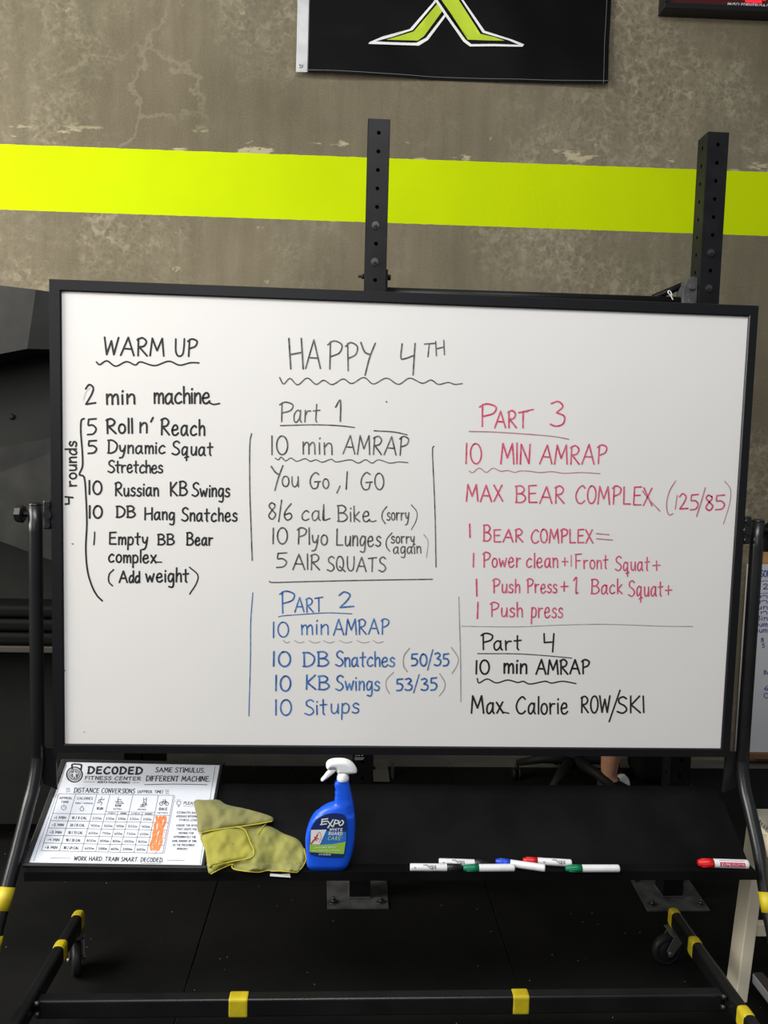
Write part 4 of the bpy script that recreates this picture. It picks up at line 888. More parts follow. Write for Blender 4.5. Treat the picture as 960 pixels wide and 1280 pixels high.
# ================================================================== MARKERS
RM0 = 0.0092
def marker(label, capm, capfirst, x0, y0, x1, y1, zup, style, RM=RM0):
    """x0,y0: picture position of the left end's axis, x1,y1: of the right end; the cap is at the left if capfirst"""
    z = ZL+0.0006+RM+zup
    A, B = on_z(x0, y0, z), on_z(x1, y1, z); d = (B-A); ln = d.length; c = (A+B)/2
    if not capfirst: d = -d
    r = thing('dry_erase_marker', label, 'marker', c, 'dry erase markers on the tray')
    r.rotation_euler = (0, 0, math.atan2(d.y, d.x))
    h = ln/2; cl = ln*0.30
    def loc(o): return o
    b = bmesh.new(); add_lathe(b, [(RM*0.82, -h+cl-0.004), (RM*0.97, -h+cl-0.002), (RM, -h+cl), (RM, h-0.004), (RM*0.96, h-0.0015), (RM*0.8, h)], 24, 'X'); bo = obj('barrel', b, M['marker_white'], r, world=False)
    b = bmesh.new(); add_lathe(b, [(RM*0.55, -h), (RM*0.72, -h+0.002), (RM*0.80, -h+0.006), (RM*0.86, -h+0.0065), (RM*0.92, -h+cl*0.55), (RM*1.02, -h+cl*0.62), (RM*1.03, -h+cl)], 24, 'X')
    for k in range(10):
        a = 2*math.pi*k/10; add_tube(b, [(-h+0.009, RM*0.90*math.cos(a), RM*0.90*math.sin(a)), (-h+cl*0.9, RM*1.0*math.cos(a), RM*1.0*math.sin(a))], 0.0008, 5)
    obj('cap', b, capm, r, world=False)
    # printing wrapped on the barrel's upper front
    front = math.radians(52)
    s = 1 if capfirst else -1
    rot = r.rotation_euler.z
    def wrap(u, v, o=0.00025):   # u along the barrel from its picture-left end, v up (both metres)
        a = v/RM; ang = -math.pi/2*s if False else 0
        # direction towards the viewer is -Y in the world
        yy = -math.cos(front-0.35+a)*(RM+o); zz = math.sin(front-0.35+a)*(RM+o)
        return Vector((s*u, s*yy, zz))
    def wl(P_, pts, w):
        b_ = P_
        pp = [wrap(x, y) for x, y in pts]; nrm = Vector((0, -s*math.cos(front), math.sin(front)))
        ribbon(b_, pp, w, nrm)
    def wt(b_, t, u0, u1, v, hh, w):
        x = 0; pos = []
        for ch in t:
            if ch == ' ': x += .4; continue
            pos.append((ch, x)); x += GL[ch][1]+.2
        sc = (u1-u0)/(x-.2)
        for ch, gx in pos:
            for st in GL[ch][0]:
                pp = [wrap(u0+(gx+a)*sc, v+b2*hh, 0.0004) for a, b2 in st]
                ribbon(b_, pp, w, Vector((0, -s*math.cos(front), math.sin(front))))
    if style == 'print':
        b = bmesh.new()
        lo = -h+0.004 if not capfirst else -h+cl+0.008
        wt(b, 'o .', lo+0.006, lo+0.018, -0.003, 0.005, 0.0008)
        wt(b, 'EXPO', lo+0.030, lo+0.040, 0.0035, 0.003, 0.0006)
        for k, v in enumerate((0.002, -0.001, -0.004)): wt(b, ('LOW ODOR INK', 'DRY ERASE', 'CHISEL TIP')[k], lo+0.038+0.004*k, lo+0.062, v, 0.0022, 0.0005)
        obj('print', b, M['print_grey'], bo, world=False, fix=False)
    if style == 'red_label':
        b = bmesh.new(); lo, hi = -h+cl+0.014, h-0.012
        n_ = 10
        def patch(u0, u1, v0, v1):
            g = [[b.verts.new(wrap(u, v0+(v1-v0)*k/n_, 0.0002)) for k in range(n_+1)] for u in (u0, u1)]
            for k in range(n_): b.faces.new((g[0][k], g[1][k], g[1][k+1], g[0][k+1]))
        patch(lo, hi, -0.0085, 0.0025); patch(lo, hi, 0.0062, 0.0074)
        obj('label', b, M['crimson'], bo, world=False, fix=False)
        b = bmesh.new(); wt(b, 'EXPO', lo+0.004, lo+0.027, -0.0058, 0.0052, 0.0009); wt(b, 'DRY ERASE', lo+0.031, hi-0.003, -0.0025, 0.0022, 0.0004); wt(b, 'CHISEL TIP', lo+0.031, hi-0.003, -0.0062, 0.0018, 0.0003)
        obj('lettering', b, M['white_ink'], bo, world=False, fix=False)
    return r
marker('black capped white marker, leftmost on the tray ledge', M['black_cap'], False, 512.5, 1084, 578, 1084.5, 0, 'print')
marker('white marker lying behind the first black capped and green capped ones', M['black_cap'], False, 548.5, 1077.5, 612, 1079.6, 0, 'print')
marker('green capped white marker just right of the black capped one', M['green_cap'], True, 579.0, 1085, 643, 1084.6, 0, 'plain')
marker('blue capped white marker lying at a slant on the ledge', M['blue_cap'], True, 619.5, 1076.5, 681.5, 1085.2, 0.004, 'plain')
marker('red capped white marker behind the slanting blue capped one', M['red_cap'], True, 653.5, 1075.5, 714.5, 1079.0, 0, 'print')
marker('green capped white marker with bare barrel at the right of the cluster', M['green_cap'], True, 707, 1085.5, 774, 1085.5, 0, 'plain')
marker('red capped marker with crimson label alone near the right end of the tray', M['red_cap'], True, 872.5, 1078.4, 935, 1080.4, 0, 'red_label', 0.0112)

# ================================================================== SQUAT RACK behind the board
RK = thing('squat_rack', 'black steel squat rack with two drilled uprights behind the whiteboard', 'rack', (0.45, 0.5, 0))
UW = 0.069
def drilled(bm, org, ux, uz, w, z0, z1, holes, r):
    """a flat strip with round holes; org at z=0 on its centre line"""
    zs = []
    cells = []
    hs = sorted(holes); half = 0.026
    z = z0
    def P3(x, zz): return org+ux*x+uz*zz
    def quad(a, c):
        v = [bm.verts.new(P3(x, zz)) for x, zz in ((-w/2, a), (w/2, a), (w/2, c), (-w/2, c))]; bm.faces.new(v)
    for hz in hs:
        if hz-half > z+1e-6: quad(z, hz-half)
        n = 24; outer, inner = [], []
        for k in range(n):
            a = 2*math.pi*k/n+math.pi/4; c, s = math.cos(a), math.sin(a); m_ = max(abs(c), abs(s))
            outer.append(bm.verts.new(P3(c/m_*w/2, hz+s/m_*half))); inner.append((P3(c*r, hz+s*r)))
        iv = [bm.verts.new(p) for p in inner]; nin = ux.cross(uz)
        dv = [bm.verts.new(p+nin*-0.004) for p in inner]
        for k in range(n):
            j = (k+1) % n; bm.faces.new((outer[k], outer[j], iv[j], iv[k])); bm.faces.new((iv[k], iv[j], dv[j], dv[k]))
        z = hz+half
    if z1 > z+1e-6: quad(z, z1)
def upright(cx, yf, ztop, h0, bolts, rot, tight):
    holes = [ztop-h0-0.056*k for k in range(42) if ztop-h0-0.056*k > 0.06]
    b = bmesh.new(); hw = UW/2
    drilled(b, Vector((cx, yf, 0)), Vector((1, 0, 0)), Vector((0, 0, 1)), UW-0.004, 0.006, ztop, holes, 0.0062)
    drilled(b, Vector((cx-hw, yf+hw, 0)), Vector((0, -1, 0)), Vector((0, 0, 1)), UW-0.004, 0.006, ztop, holes, 0.0062)
    drilled(b, Vector((cx+hw, yf+hw, 0)), Vector((0, 1, 0)), Vector((0, 0, 1)), UW-0.004, 0.006, ztop, holes, 0.0062)
    add_box(b, (cx, yf+UW-0.002, (ztop+0.006)/2), (UW-0.004, 0.003, ztop-0.006))
    for sx in (-1, 1):
        for sy in (0, 1):   # rounded corner strips
            x, y = cx+sx*(hw-0.002), yf+0.002+sy*(UW-0.004)
            add_cyl(b, (x, y, 0.006), (x, y, ztop), 0.0021, 10)
    add_box(b, (cx, yf+hw, ztop-0.001), (UW-0.003, UW-0.003, 0.003), 0.0008)
    u = obj('upright', b, M['rack_metal'], RK, fix=False)
    for hz in bolts:
        z = ztop-h0-0.056*hz; b = bmesh.new()
        add_lathe(b, [(0.0115, 0.0), (0.0115, -0.002)], 20, 'Y', (cx-0.003, yf-0.0004, z))
        add_tube(b, [(cx-0.003, yf-0.002, z), (cx-0.003, yf-0.009, z)], 0.0085, 6); add_cyl(b, (cx-0.003, yf-0.008, z), (cx-0.003, yf-0.016, z), 0.0045, 10)
        for f in b.faces: f.smooth = False
        obj('bolt', b, M['dark_steel'], u)
    return u
Lx, Rx, YFU = -0.083, 0.996, 0.450
UL = upright(Lx, YFU, 2.537, 0.0415, (5, 7), 0, None)
UR = upright(Rx, YFU, 2.548, 0.0385, (6, 8), 0, None)
for cx, poly in ((Lx, [(-0.19, 0.397), (0.013, 0.397), (0.016, 0.598), (-0.198, 0.598)]), (Rx, [(0.877, 0.379), (1.092, 0.379), (1.105, 0.596), (0.892, 0.596)])):
    b = bmesh.new(); add_prism(b, [Vector((x, y, 0.0)) for x, y in poly], Vector((0, 0, 0.007)), 0.0015, 1)
    bp = obj('base_plate', b, M['plate_metal'], RK)
    xs_ = [p[0] for p in poly]; ys_ = [p[1] for p in poly]
    for k, (sx, sy) in enumerate(((0.13, 0.13), (0.87, 0.13), (0.13, 0.84), (0.87, 0.84))):
        b = bmesh.new(); x = min(xs_)+(max(xs_)-min(xs_))*sx; y = min(ys_)+0.2*sy+0.006
        add_lathe(b, [(0.015, 0.007), (0.014, 0.009)], 18, 'Z', (x, y, 0)); add_tube(b, [(x, y, 0.008), (x, y, 0.017)], 0.009, 6); add_cyl(b, (x, y, 0.016), (x, y, 0.024), 0.005, 10); obj('anchor_bolt', b, M['dark_steel'], bp)
    b = bmesh.new()    # weld bead at the foot
    add_box(b, (cx, YFU+UW/2, 0.009), (UW+0.008, UW+0.008, 0.006), 0.003); obj('weld', b, M['plate_metal'], bp)
b = bmesh.new(); add_cyl(b, (Lx+UW/2-0.002, YFU+0.034, 2.017), (Rx-UW/2+0.002, YFU+0.034, 2.022), 0.017, 20); obj('cross_member', b, M['rack_metal'], RK)
b = bmesh.new(); add_tube(b, [(Rx-UW/2-0.13, YFU+0.05, 2.035), (Rx-UW/2-0.02, YFU+0.05, 2.085)], 0.011, 4); obj('brace', b, M['rack_metal'], RK)
b = bmesh.new()
pl_ = [(0.0, -0.06), (0.0, 0.058), (-0.018, 0.062), (-0.038, 0.050), (-0.048, 0.02), (-0.048, -0.06)]
add_prism(b, [Vector((Rx-UW/2+x, YFU+0.008, 2.038+z)) for x, z in pl_], Vector((0, 0.05, 0)), 0.003)
for z in (2.066, 2.02): add_cyl(b, (Rx-UW/2-0.022, YFU+0.009, z), (Rx-UW/2-0.022, YFU-0.002, z), 0.010, 8)
add_cyl(b, (Rx+UW/2-0.001, YFU+0.034, 2.030), (Rx+UW/2+0.013, YFU+0.034, 2.030), 0.008, 8)
obj('corner_bracket', b, M['plate_metal'], RK)
b = bmesh.new()
add_cyl(b, (Lx-UW/2, YFU+0.03, 2.064), (Lx-UW/2-0.020, YFU+0.03, 2.064), 0.0045, 10); add_tube(b, [(Lx-UW/2, YFU+0.03, 2.064), (Lx-UW/2-0.008, YFU+0.03, 2.064)], 0.008, 6)
add_tube(b, [(Lx+UW/2+0.006, YFU+0.03, 2.064), (Lx+UW/2+0.016, YFU+0.03, 2.064)], 0.009, 6); add_box(b, (Lx+UW/2+0.003, YFU+0.034, 2.03), (0.006, 0.05, 0.11), 0.002)
obj('corner_bracket', b, M['rack_metal'], RK)
b = bmesh.new()   # small printed sticker low on the left upright
p = on_y(448, 947, YFU-0.0006); add_box(b, (p.x, YFU-0.0004, p.z), (0.030, 0.0006, 0.014)); st = obj('sticker', b, M['black_metal'], UL)
P = Pen(lambda x, y: on_y(x, y, YFU-0.0011), NB, 0.0026)
for x in (444.5, 448, 452): P.line([(x, 944.5), (x+1.6, 944.3)], 0.9)
P.line([(443, 947.6), (455, 947.4)], 1.0); P.line([(443.5, 949.6), (454, 949.2)], 0.7); P.done('sticker_print', M['tag'], UL)
# white zip tie end on the cross member
b = bmesh.new()
zt_ = [(841.5, 375), (838, 369), (835.5, 366.5), (835.2, 364.2), (837.2, 363.6), (839, 366), (840, 369.5)]
add_tube(b, catmull([on_y(x, y, YFU+0.010) for x, y in zt_], 4), 0.0016, 6, squash=(1, 1)); tag(obj('zip_tie', b, M['white_plastic']), 'white zip tie end looped round the rack bar', 'zip tie')
# small bare metal bracket on the floor behind the tray
b = bmesh.new()
p0 = on_y(477, 973, 0.75)
FB = thing('floor_bracket', 'small dull metal angle bracket on the floor seen under the whiteboard', 'bracket', (p0.x, 1.27, 0))
q = on_z(477, 977, 0.0)
FB.location = (q.x, q.y, 0)
b = bmesh.new(); add_box(b, (q.x, q.y+0.05, 0.006), (0.075, 0.12, 0.006), 0.0015); add_box(b, (q.x+0.005, q.y+0.11, 0.03), (0.06, 0.006, 0.055), 0.0015); obj('base_leg', b, M['grey_wood'] if False else mat('dull raw steel', (0.13, 0.12, 0.10), 0.6), FB)
b = bmesh.new(); add_box(b, (q.x+0.052, q.y+0.05, 0.032), (0.012, 0.05, 0.062), 0.002); obj('upright_leg', b, mat('dark raw steel', (0.05, 0.047, 0.04), 0.6), FB)

# ================================================================== FLAG ON THE WALL
FLG = thing('wall_flag', 'black flag with a lime green X logo hanging on the concrete wall', 'flag', (0.3, 1.66, 3.259))
fx = Vector((1, -0.025, 0)).normalized(); FN = -WALLN.normalized()
FO = Vector((-0.392, 1.68-0.025*-0.392, 3.256)); FWD, FHT = 1.412, 0.915
def flagpt(u, v, off=0.0):
    """u 0..1 across, v metres up from the lower edge"""
    x = u*FWD
    dr = 0.014*noise.noise(Vector((x*2.2, v*2.0, 0.3)))+0.006*noise.noise(Vector((x*5+v*3, v*4-x*2, 2)))
    sag = 0.006*math.sin(u*math.pi*1.0)*(1-v/FHT)-0.006*u
    tw = 0.012*max(0, 1-v*6)*math.sin(u*6.0+1.0)
    return FO+fx*(x+0.006*(v*0.5))+Vector((0, 0, v+0.004*u-sag*0.0))+FN*(0.022+dr+tw+off)
def sheet(bm, u0, u1, v0, v1, nu, nv, off=0.0, th_=0.0015):
    for s, o in ((1, off), (-1, off-th_)):
        g = [[bm.verts.new(flagpt(u0+(u1-u0)*i/nu, v0+(v1-v0)*j/nv, o)) for j in range(nv+1)] for i in range(nu+1)]
        for i in range(nu):
            for j in range(nv):
                f = (g[i][j], g[i+1][j], g[i+1][j+1], g[i][j+1]); bm.faces.new(f if s > 0 else f[::-1]).smooth = True
b = bmesh.new(); sheet(b, 0, 1, 0, FHT, 70, 46); obj('flag_fabric', b, M['flag'], FLG, fix=False)
b = bmesh.new(); sheet(b, -0.033, 0.004, 0.002, FHT, 4, 40, 0.001, 0.003); hd = obj('heading_strip', b, M['flag_head'], FLG, fix=False)
for v in (0.028, FHT-0.03):
    b = bmesh.new(); c = flagpt(-0.018, v, 0.003); add_tube(b, [c+Vector((0.007*math.cos(a), 0, 0.007*math.sin(a))) for a in [2*math.pi*k/16 for k in range(17)]], 0.0028, 6); obj('grommet', b, M['steel'], hd)
b = bmesh.new()
ribbon(b, [flagpt(u/60, 0.012, 0.002) for u in range(0, 61)], 0.0018, FN); ribbon(b, [flagpt(0.985, v*0.02, 0.002) for v in range(0, 45)], 0.0018, FN); ribbon(b, [flagpt(0.006, v*0.02, 0.0022) for v in range(0, 45)], 0.0018, FN)
obj('hem_stitching', b, M['stitch'], FLG, fix=False)
# logo: lower half measured, upper half mirrored about the flag's middle
def logo_uv(x, y):
    px, py = 360+x/2.1818, y/2.1818
    p = on_wall(px, py, 0.03)
    return ((p-FO).dot(fx)/FWD, p.z-FO.z)
def logo_fill(bm, poly, off, mirror=True):
    uv = [logo_uv(*p) for p in poly]
    for mir in ((False, True) if mirror else (False,)):
        q = [(u, FHT-v+0.0) if mir else (u, v) for u, v in uv]
        V = [Vector((u*FWD, v)) for u, v in q]; n = len(V)
        ins = []
        x0, x1 = min(v.x for v in V), max(v.x for v in V); y0, y1 = min(v.y for v in V), max(v.y for v in V)
        yy = y0
        while yy < y1:
            xx = x0
            while xx < x1: ins.append(Vector((xx, yy))); xx += 0.02
            yy += 0.02
        vo, eo, fo, *_ = delaunay_2d_cdt(V+ins, [(i, (i+1) % n) for i in range(n)], [list(range(n))], 1, 1e-5)
        vs = [bm.verts.new(flagpt(v[0]/FWD, v[1], off)) for v in vo]
        for f in fo:
            a = bm.faces.new([vs[i] for i in f]); a.smooth = True
            a.normal_update()
            if a.normal.dot(FN) < 0: a.normal_flip()
cyp = -88.0   # picture height (close view) of the crossing's middle, just above the frame
left_o = [(447, -75), (395, 5), (332, 76), (258, 97), (222, 114), (219, 119), (240, 119), (357, 121), (382, 106), (430, 42), (452, 10), (470, -75)]
left_i = [(452, -75), (402, 6), (340, 79), (285, 97), (240, 111), (350, 113), (376, 100), (426, 36), (448, 4), (462, -75)]
lg = [(450, -75), (406, 10), (343, 83), (300, 96), (268, 106), (354, 108), (371, 96), (424, 24), (440, -75)]
right_o = [(360, -75), (400, 0), (430, 43), (478, 112), (496, 126), (560, 128), (638, 131), (643, 125), (610, 112), (536, 86), (476, -2), (440, -75)]
right_i = [(368, -75), (408, 0), (436, 40), (484, 107), (500, 120), (560, 122), (628, 126), (600, 114), (530, 91), (470, -2), (430, -75)]
rg = [(384, -75), (415, -4), (444, 36), (490, 108), (545, 113), (590, 115), (560, 104), (524, 94), (462, -4), (418, -75)]
b = bmesh.new(); logo_fill(b, left_o, 0.003); logo_fill(b, right_o, 0.0065); obj('logo_outline', b, M['flag_white'], FLG, fix=False)
b = bmesh.new(); logo_fill(b, left_i, 0.0041); logo_fill(b, right_i, 0.0076); obj('logo_border', b, M['flag'], FLG, fix=False)
b = bmesh.new(); logo_fill(b, lg, 0.0052); logo_fill(b, rg, 0.0087); obj('logo_fill', b, M['lime_cloth'], FLG, fix=False)

# ================================================================== INTERVAL TIMER, top right on the wall
tm0 = on_wall(830, 10, 0.07); TMX, TMZ = tm0.x, tm0.z
TM = thing('interval_timer', 'black wall timer with red digits at the upper right corner of the wall', 'timer', (TMX+0.4, 1.645, TMZ))
def tmp_(x, z, d): return Vector((TMX+x, 1.68-0.025*(TMX+x)-d, TMZ+z))
b = bmesh.new()
for (x0, x1, z0, z1, d0, d1) in ((0, 0.9, 0, 0.026, 0.002, 0.072), (0, 0.9, 0.254, 0.28, 0.002, 0.072), (0, 0.026, 0.026, 0.254, 0.002, 0.072), (0.874, 0.9, 0.026, 0.254, 0.002, 0.072), (0.026, 0.874, 0.026, 0.254, 0.002, 0.055)):
    add_prism(b, [tmp_(x0, z0, d0), tmp_(x1, z0, d0), tmp_(x1, z1, d0), tmp_(x0, z1, d0)], Vector((0, -(d1-d0), 0)), 0.003)
obj('housing', b, M['frame_metal'], TM)
b = bmesh.new(); add_prism(b, [tmp_(0.026, 0.026, 0.0555), tmp_(0.874, 0.026, 0.0555), tmp_(0.874, 0.254, 0.0555), tmp_(0.026, 0.254, 0.0555)], Vector((0, -0.004, 0))); sc_ = obj('screen', b, M['screen_red'], TM)
def seven(cx, segs):
    b = bmesh.new(); w, h, t = 0.05, 0.085, 0.016
    S7 = {'a': (-w+t, 2*h, w-t, 2*h), 'g': (-w+t, h, w-t, h), 'd': (-w+t, 0, w-t, 0), 'f': (-w, h+t*.6, -w, 2*h-t*.6), 'b': (w, h+t*.6, w, 2*h-t*.6), 'e': (-w, t*.6, -w, h-t*.6), 'c': (w, t*.6, w, h-t*.6)}
    for s in segs:
        x0, z0, x1, z1 = S7[s]; ribbon(b, [tmp_(cx+x0, 0.052+z0, 0.0602), tmp_(cx+x1, 0.052+z1, 0.0602)], t, NB)
    obj('led_digit', b, M['led'], TM, fix=False)
dg = [(0.42, 'abcdef'), (0.585, 'abcdef'), (0.76, 'abcdef')]
for cx, s in dg: seven(cx, s)
P = Pen(lambda x, y: tmp_(x, y, 0.0605), NB, 1.0)
def tmtext(t, x0, x1, z, h, w):
    x = 0; pos = []
    for ch in t: pos.append((ch, x)); x += GL[ch][1]+.2
    sc = (x1-x0)/(x-.2)
    for ch, gx in pos:
        for st_ in GL[ch][0]: P.line([(x0+(gx+a)*sc, z+b2*h) for a, b2 in st_], w, False)
tmtext('MUSCLEDRIVERUSA.COM', 0.30, 0.52, 0.029, 0.012, 0.0022); P.done('maker_text', M['flag_white'], sc_)

# ================================================================== BLACK PANELLED EQUIPMENT at the left
GE = thing('equipment_cabinet', 'tall scuffed black panelled cabinet partly hidden behind the whiteboard on the left', 'cabinet', (-1.5, 0.8, 0))
def gy(px, py, y): return on_y(px, py, y)
b = bmesh.new()   # faceted hood
yh = 0.60
A = gy(45, 362, yh); Bq = gy(34, 436, yh); A0 = Vector((A.x-0.75, yh, A.z+0.06)); B0 = Vector((A.x-0.75, yh, Bq.z-0.16))
A1 = Vector((A.x+0.30, yh+0.12, A.z-0.015)); B1 = Vector((A.x+0.30, yh+0.12, Bq.z+0.02)); back = Vector((0, 0.5, 0))
vs = [b.verts.new(p) for p in (A0, A, A1, B1, Bq, B0)]
vb = [b.verts.new(Vector((p.x, 1.2, p.z))) for p in (A0, A, A1, B1, Bq, B0)]
b.faces.new((vs[0], vs[1], vs[4], vs[5])); b.faces.new((vs[1], vs[2], vs[3], vs[4]))
for k in range(6): b.faces.new((vs[k], vb[k], vb[(k+1) % 6], vs[(k+1) % 6]))
b.faces.new((vb[0], vb[1], vb[4], vb[5])); b.faces.new((vb[1], vb[2], vb[3], vb[4]))
obj('hood', b, M['gear'], GE)
b = bmesh.new(); add_box(b, (A.x-0.225, 0.80, 1.05), (1.03, 0.03, 2.1-0.18)); BK = obj('back_panel', b, M['gear_dark'], GE)
q = gy(15, 521, 0.785); b = bmesh.new(); add_lathe(b, [(0.011, 0.0), (0.010, -0.004), (0.005, -0.006)], 12, 'Y', (q.x, 0.784, q.z)); obj('screw', b, M['rubber'], BK)
b = bmesh.new()   # lower angled panel
q0, q1, q2, q3 = gy(0, 590, 0.62), gy(60, 567, 0.62), gy(40, 692, 0.62), gy(0, 677, 0.62)
def ext(p, q, x): return p.lerp(q, (x-p.x)/(q.x-p.x))
xl, xr = A.x-0.7, A.x+0.26
pp = [ext(q0, q1, xl), ext(q0, q1, xr), ext(q3, q2, xr), ext(q3, q2, xl)]
add_prism(b, pp, Vector((0, 0.16, 0)), 0.002); obj('angled_panel', b, M['gear'], GE)
for sx in (xl-0.02, A.x+0.28):
    b = bmesh.new(); add_box(b, (sx, 0.88, 0.975), (0.02, 0.60, 1.95)); obj('side_panel', b, M['gear_dark'], GE)
# black bumper plates stacked on edge at its foot
for k, (zz, dx) in enumerate(((0.78, 0.0), (0.865, 0.02), (0.945, -0.01))):
    pass
b = bmesh.new(); add_box(b, (A.x-0.225, 0.70, 0.80), (0.96, 0.18, 0.02), 0.002); obj('shelf', b, mat('dark brown board', (0.035, 0.028, 0.02), 0.7), GE)
labs = ['bottom black rubber mat folded on the dark shelf at the left', 'middle black rubber mat folded on the dark shelf at the left', 'top black rubber mat folded on the dark shelf at the left']
for k in range(3):
    b = bmesh.new(); n_ = 24; zt = 0.8105+k*0.047
    prof_ = []
    for s, o in ((0, 0.0), (1, 0.045)):
        row = []
        for i in range(n_+1):
            x = A.x-0.62+0.80*i/n_; z = zt+o-(0.012*math.sin(i/n_*math.pi*1.5+k)*(1 if s else 0) if False else 0)
            row.append((x, z))
        prof_.append(row)
    add_box(b, (A.x-0.22, 0.69, zt+0.023), (0.84-0.05*k, 0.15-0.006*k, 0.045), 0.016, seg=4)
    tag(obj('rubber_mat', b, M['mat_rubber']), labs[k], 'mat', 'folded rubber mats on the shelf')

# ================================================================== RIGHT SIDE: bench, second whiteboard, plank
BN = thing('wooden_bench', 'cream painted wooden bench with a grey worn top at the right edge', 'bench', (1.25, -0.1, 0))
zt = 0.505; xt = 1.030
b = bmesh.new(); add_box(b, (xt+0.25, -0.145, zt-0.0115), (0.50, 0.46, 0.023), 0.002); TP = obj('bench_top', b, M['grey_wood'], BN)
b = bmesh.new()
random.seed(3)
for k in range(14):     # dark stencilled marks along the edge of the top
    y = 0.07-k*0.012
    ribbon(b, [Vector((xt-0.0004, y, zt-0.019+random.uniform(0, .004))), Vector((xt-0.0004, y-random.uniform(0.002, .007), zt-0.004-random.uniform(0, .006)))], 0.0035, Vector((-1, 0, 0)))
obj('edge_stencil', b, M['ink_black'], TP, fix=False)
b = bmesh.new(); add_box(b, (xt+0.012, -0.145, zt-0.023-0.034), (0.022, 0.44, 0.068), 0.002); add_box(b, (xt+0.26, 0.062, zt-0.023-0.034), (0.46, 0.022, 0.068), 0.002); obj('apron', b, M['cream_wood'], BN)
def leg_mesh(x0, y0, x1, y1, w=0.034, d=0.058):
    b = bmesh.new()
    lo = [Vector((x0+sx*w/2, y0+sy*d/2, 0)) for sx, sy in ((-1, -1), (1, -1), (1, 1), (-1, 1))]
    hi = [Vector((x1+sx*w/2, y1+sy*d/2, zt-0.0235)) for sx, sy in ((-1, -1), (1, -1), (1, 1), (-1, 1))]
    vl = [b.verts.new(p) for p in lo]; vh = [b.verts.new(p) for p in hi]
    b.faces.new(vl[::-1]); b.faces.new(vh)
    for k in range(4): b.faces.new((vl[k], vl[(k+1) % 4], vh[(k+1) % 4], vh[k]))
    bmesh.ops.bevel(b, geom=list(b.edges), offset=0.002, segments=1, affect='EDGES'); return b
for a in ((0.976, -0.002, 1.020, 0.020), (1.48, -0.002, 1.49, 0.020), (0.985, -0.345, 1.032, -0.32), (1.48, -0.345, 1.49, -0.32)):
    obj('leg', leg_mesh(*a), M['cream_wood'], BN)
b = bmesh.new(); add_box(b, (1.24, 0.02, 0.185), (0.46, 0.022, 0.036), 0.002); obj('stretcher', b, M['cream_wood'], BN)
b = bmesh.new(); add_box(b, (1.020, -0.175, 0.070), (0.030, 0.30, 0.028), 0.003); ra = obj('foot_rail', b, mat('grey rail', (0.33, 0.33, 0.36), 0.5), BN)
b = bmesh.new(); add_box(b, (1.020, -0.175, 0.0855), (0.028, 0.298, 0.003), 0.001); obj('rail_tread', b, mat('dark brown tread', (0.035, 0.028, 0.025), 0.7), ra)

yw = 1.575
W2B = thing('leaning_whiteboard', 'smaller whiteboard with blue notes and wood edge standing against the back wall', 'whiteboard', (1.95, yw, 0))
a0, a1 = on_y(927, 705, yw), on_y(927, 940, yw)
zx1 = a0.z; zx0 = a1.z; xx0 = a1.x-0.03
b = bmesh.new(); add_box(b, ((xx0+xx0+0.62)/2, yw+0.006, (zx0+zx1)/2), (0.62, 0.012, zx1-zx0), 0.001); s2 = obj('writing_surface', b, mat('grey white board', (0.60, 0.60, 0.61), 0.35), W2B)
b = bmesh.new(); add_box(b, (xx0+0.31, yw-0.002, zx0-0.015), (0.64, 0.03, 0.030), 0.002); obj('bottom_rail', b, M['brown_wood'], W2B)
b = bmesh.new()
for x in (xx0+0.05, xx0+0.57): add_box(b, (x, yw+0.004, (zx0-0.03)/2), (0.04, 0.02, max(0.004, zx0-0.03)), 0.001)
obj('foot', b, M['brown_wood'], W2B)
P = Pen(lambda x, y: on_y(x, y, yw-0.0006), NB, 0.0038); T = P.text
T('SOPHIE' if False else 'SOR', 950.5, 721, 963, 721, 8, 1.3); P.line([(950, 727.5), (955, 726), (962, 726.5)], 0.7); T('2', 954, 736.5, 960, 736.5, 6.5, 1.2); P.line([(950, 742), (962, 741.5)], 0.7)
for k, y in enumerate((748, 754.5, 761.5, 768, 775.5, 783, 790.5)): T(('n', 'n', 'un', 'in', '8in', '8um', '8um')[k], 947.5-0.6*k+(2 if k < 2 else 0), y, 959, y, 6, 1.0)
T('8', 951, 802.5, 954.5, 802.5, 5, 1.0); T('5', 952.5, 809.5, 955.5, 809.5, 5, 1.0); T('8u', 954.5, 843, 962, 843, 5, 1.0); T('6', 955.5, 863, 960, 863, 5.5, 1.0); T('O', 955, 872.5, 961, 872.5, 6, 1.0)
P.done('handwriting', mat('blue ink', (0.03, 0.05, 0.28), 0.6), s2)
# wooden offcut and black panel above it
pa, pb = on_y(941, 690, 1.60), on_y(955, 714, 1.60)
b = bmesh.new(); add_box(b, ((pa.x+pb.x)/2+0.02, 1.619, (pa.z+zx1)/2-0.40+0.0), (0.075, 0.02, pa.z-zx1+0.8), 0.002, Matrix.Rotation(0.0, 4, 'Y'))
bmesh.ops.translate(b, vec=(0, 0, 0), verts=b.verts)
zz0 = min(v.co.z for v in b.verts)
for v in b.verts:
    if v.co.z < (pa.z+zx1)/2-0.4: v.co.z = 0.0 if v.co.z < zz0+0.004 else 0.002
tag(obj('wood_plank', b, M['orange_wood']), 'raw wooden plank standing behind the smaller whiteboard', 'plank')
q0, q1 = on_y(946, 664, 1.6), on_y(946, 700, 1.6)
b = bmesh.new(); add_box(b, (q0.x+0.45, 1.622, (q0.z+q1.z)/2-0.02), (0.80, 0.022, q0.z-q1.z+0.06), 0.004); tag(obj('black_board', b, M['black_fabric']), 'black panel fixed to the wall above the smaller whiteboard', 'panel')

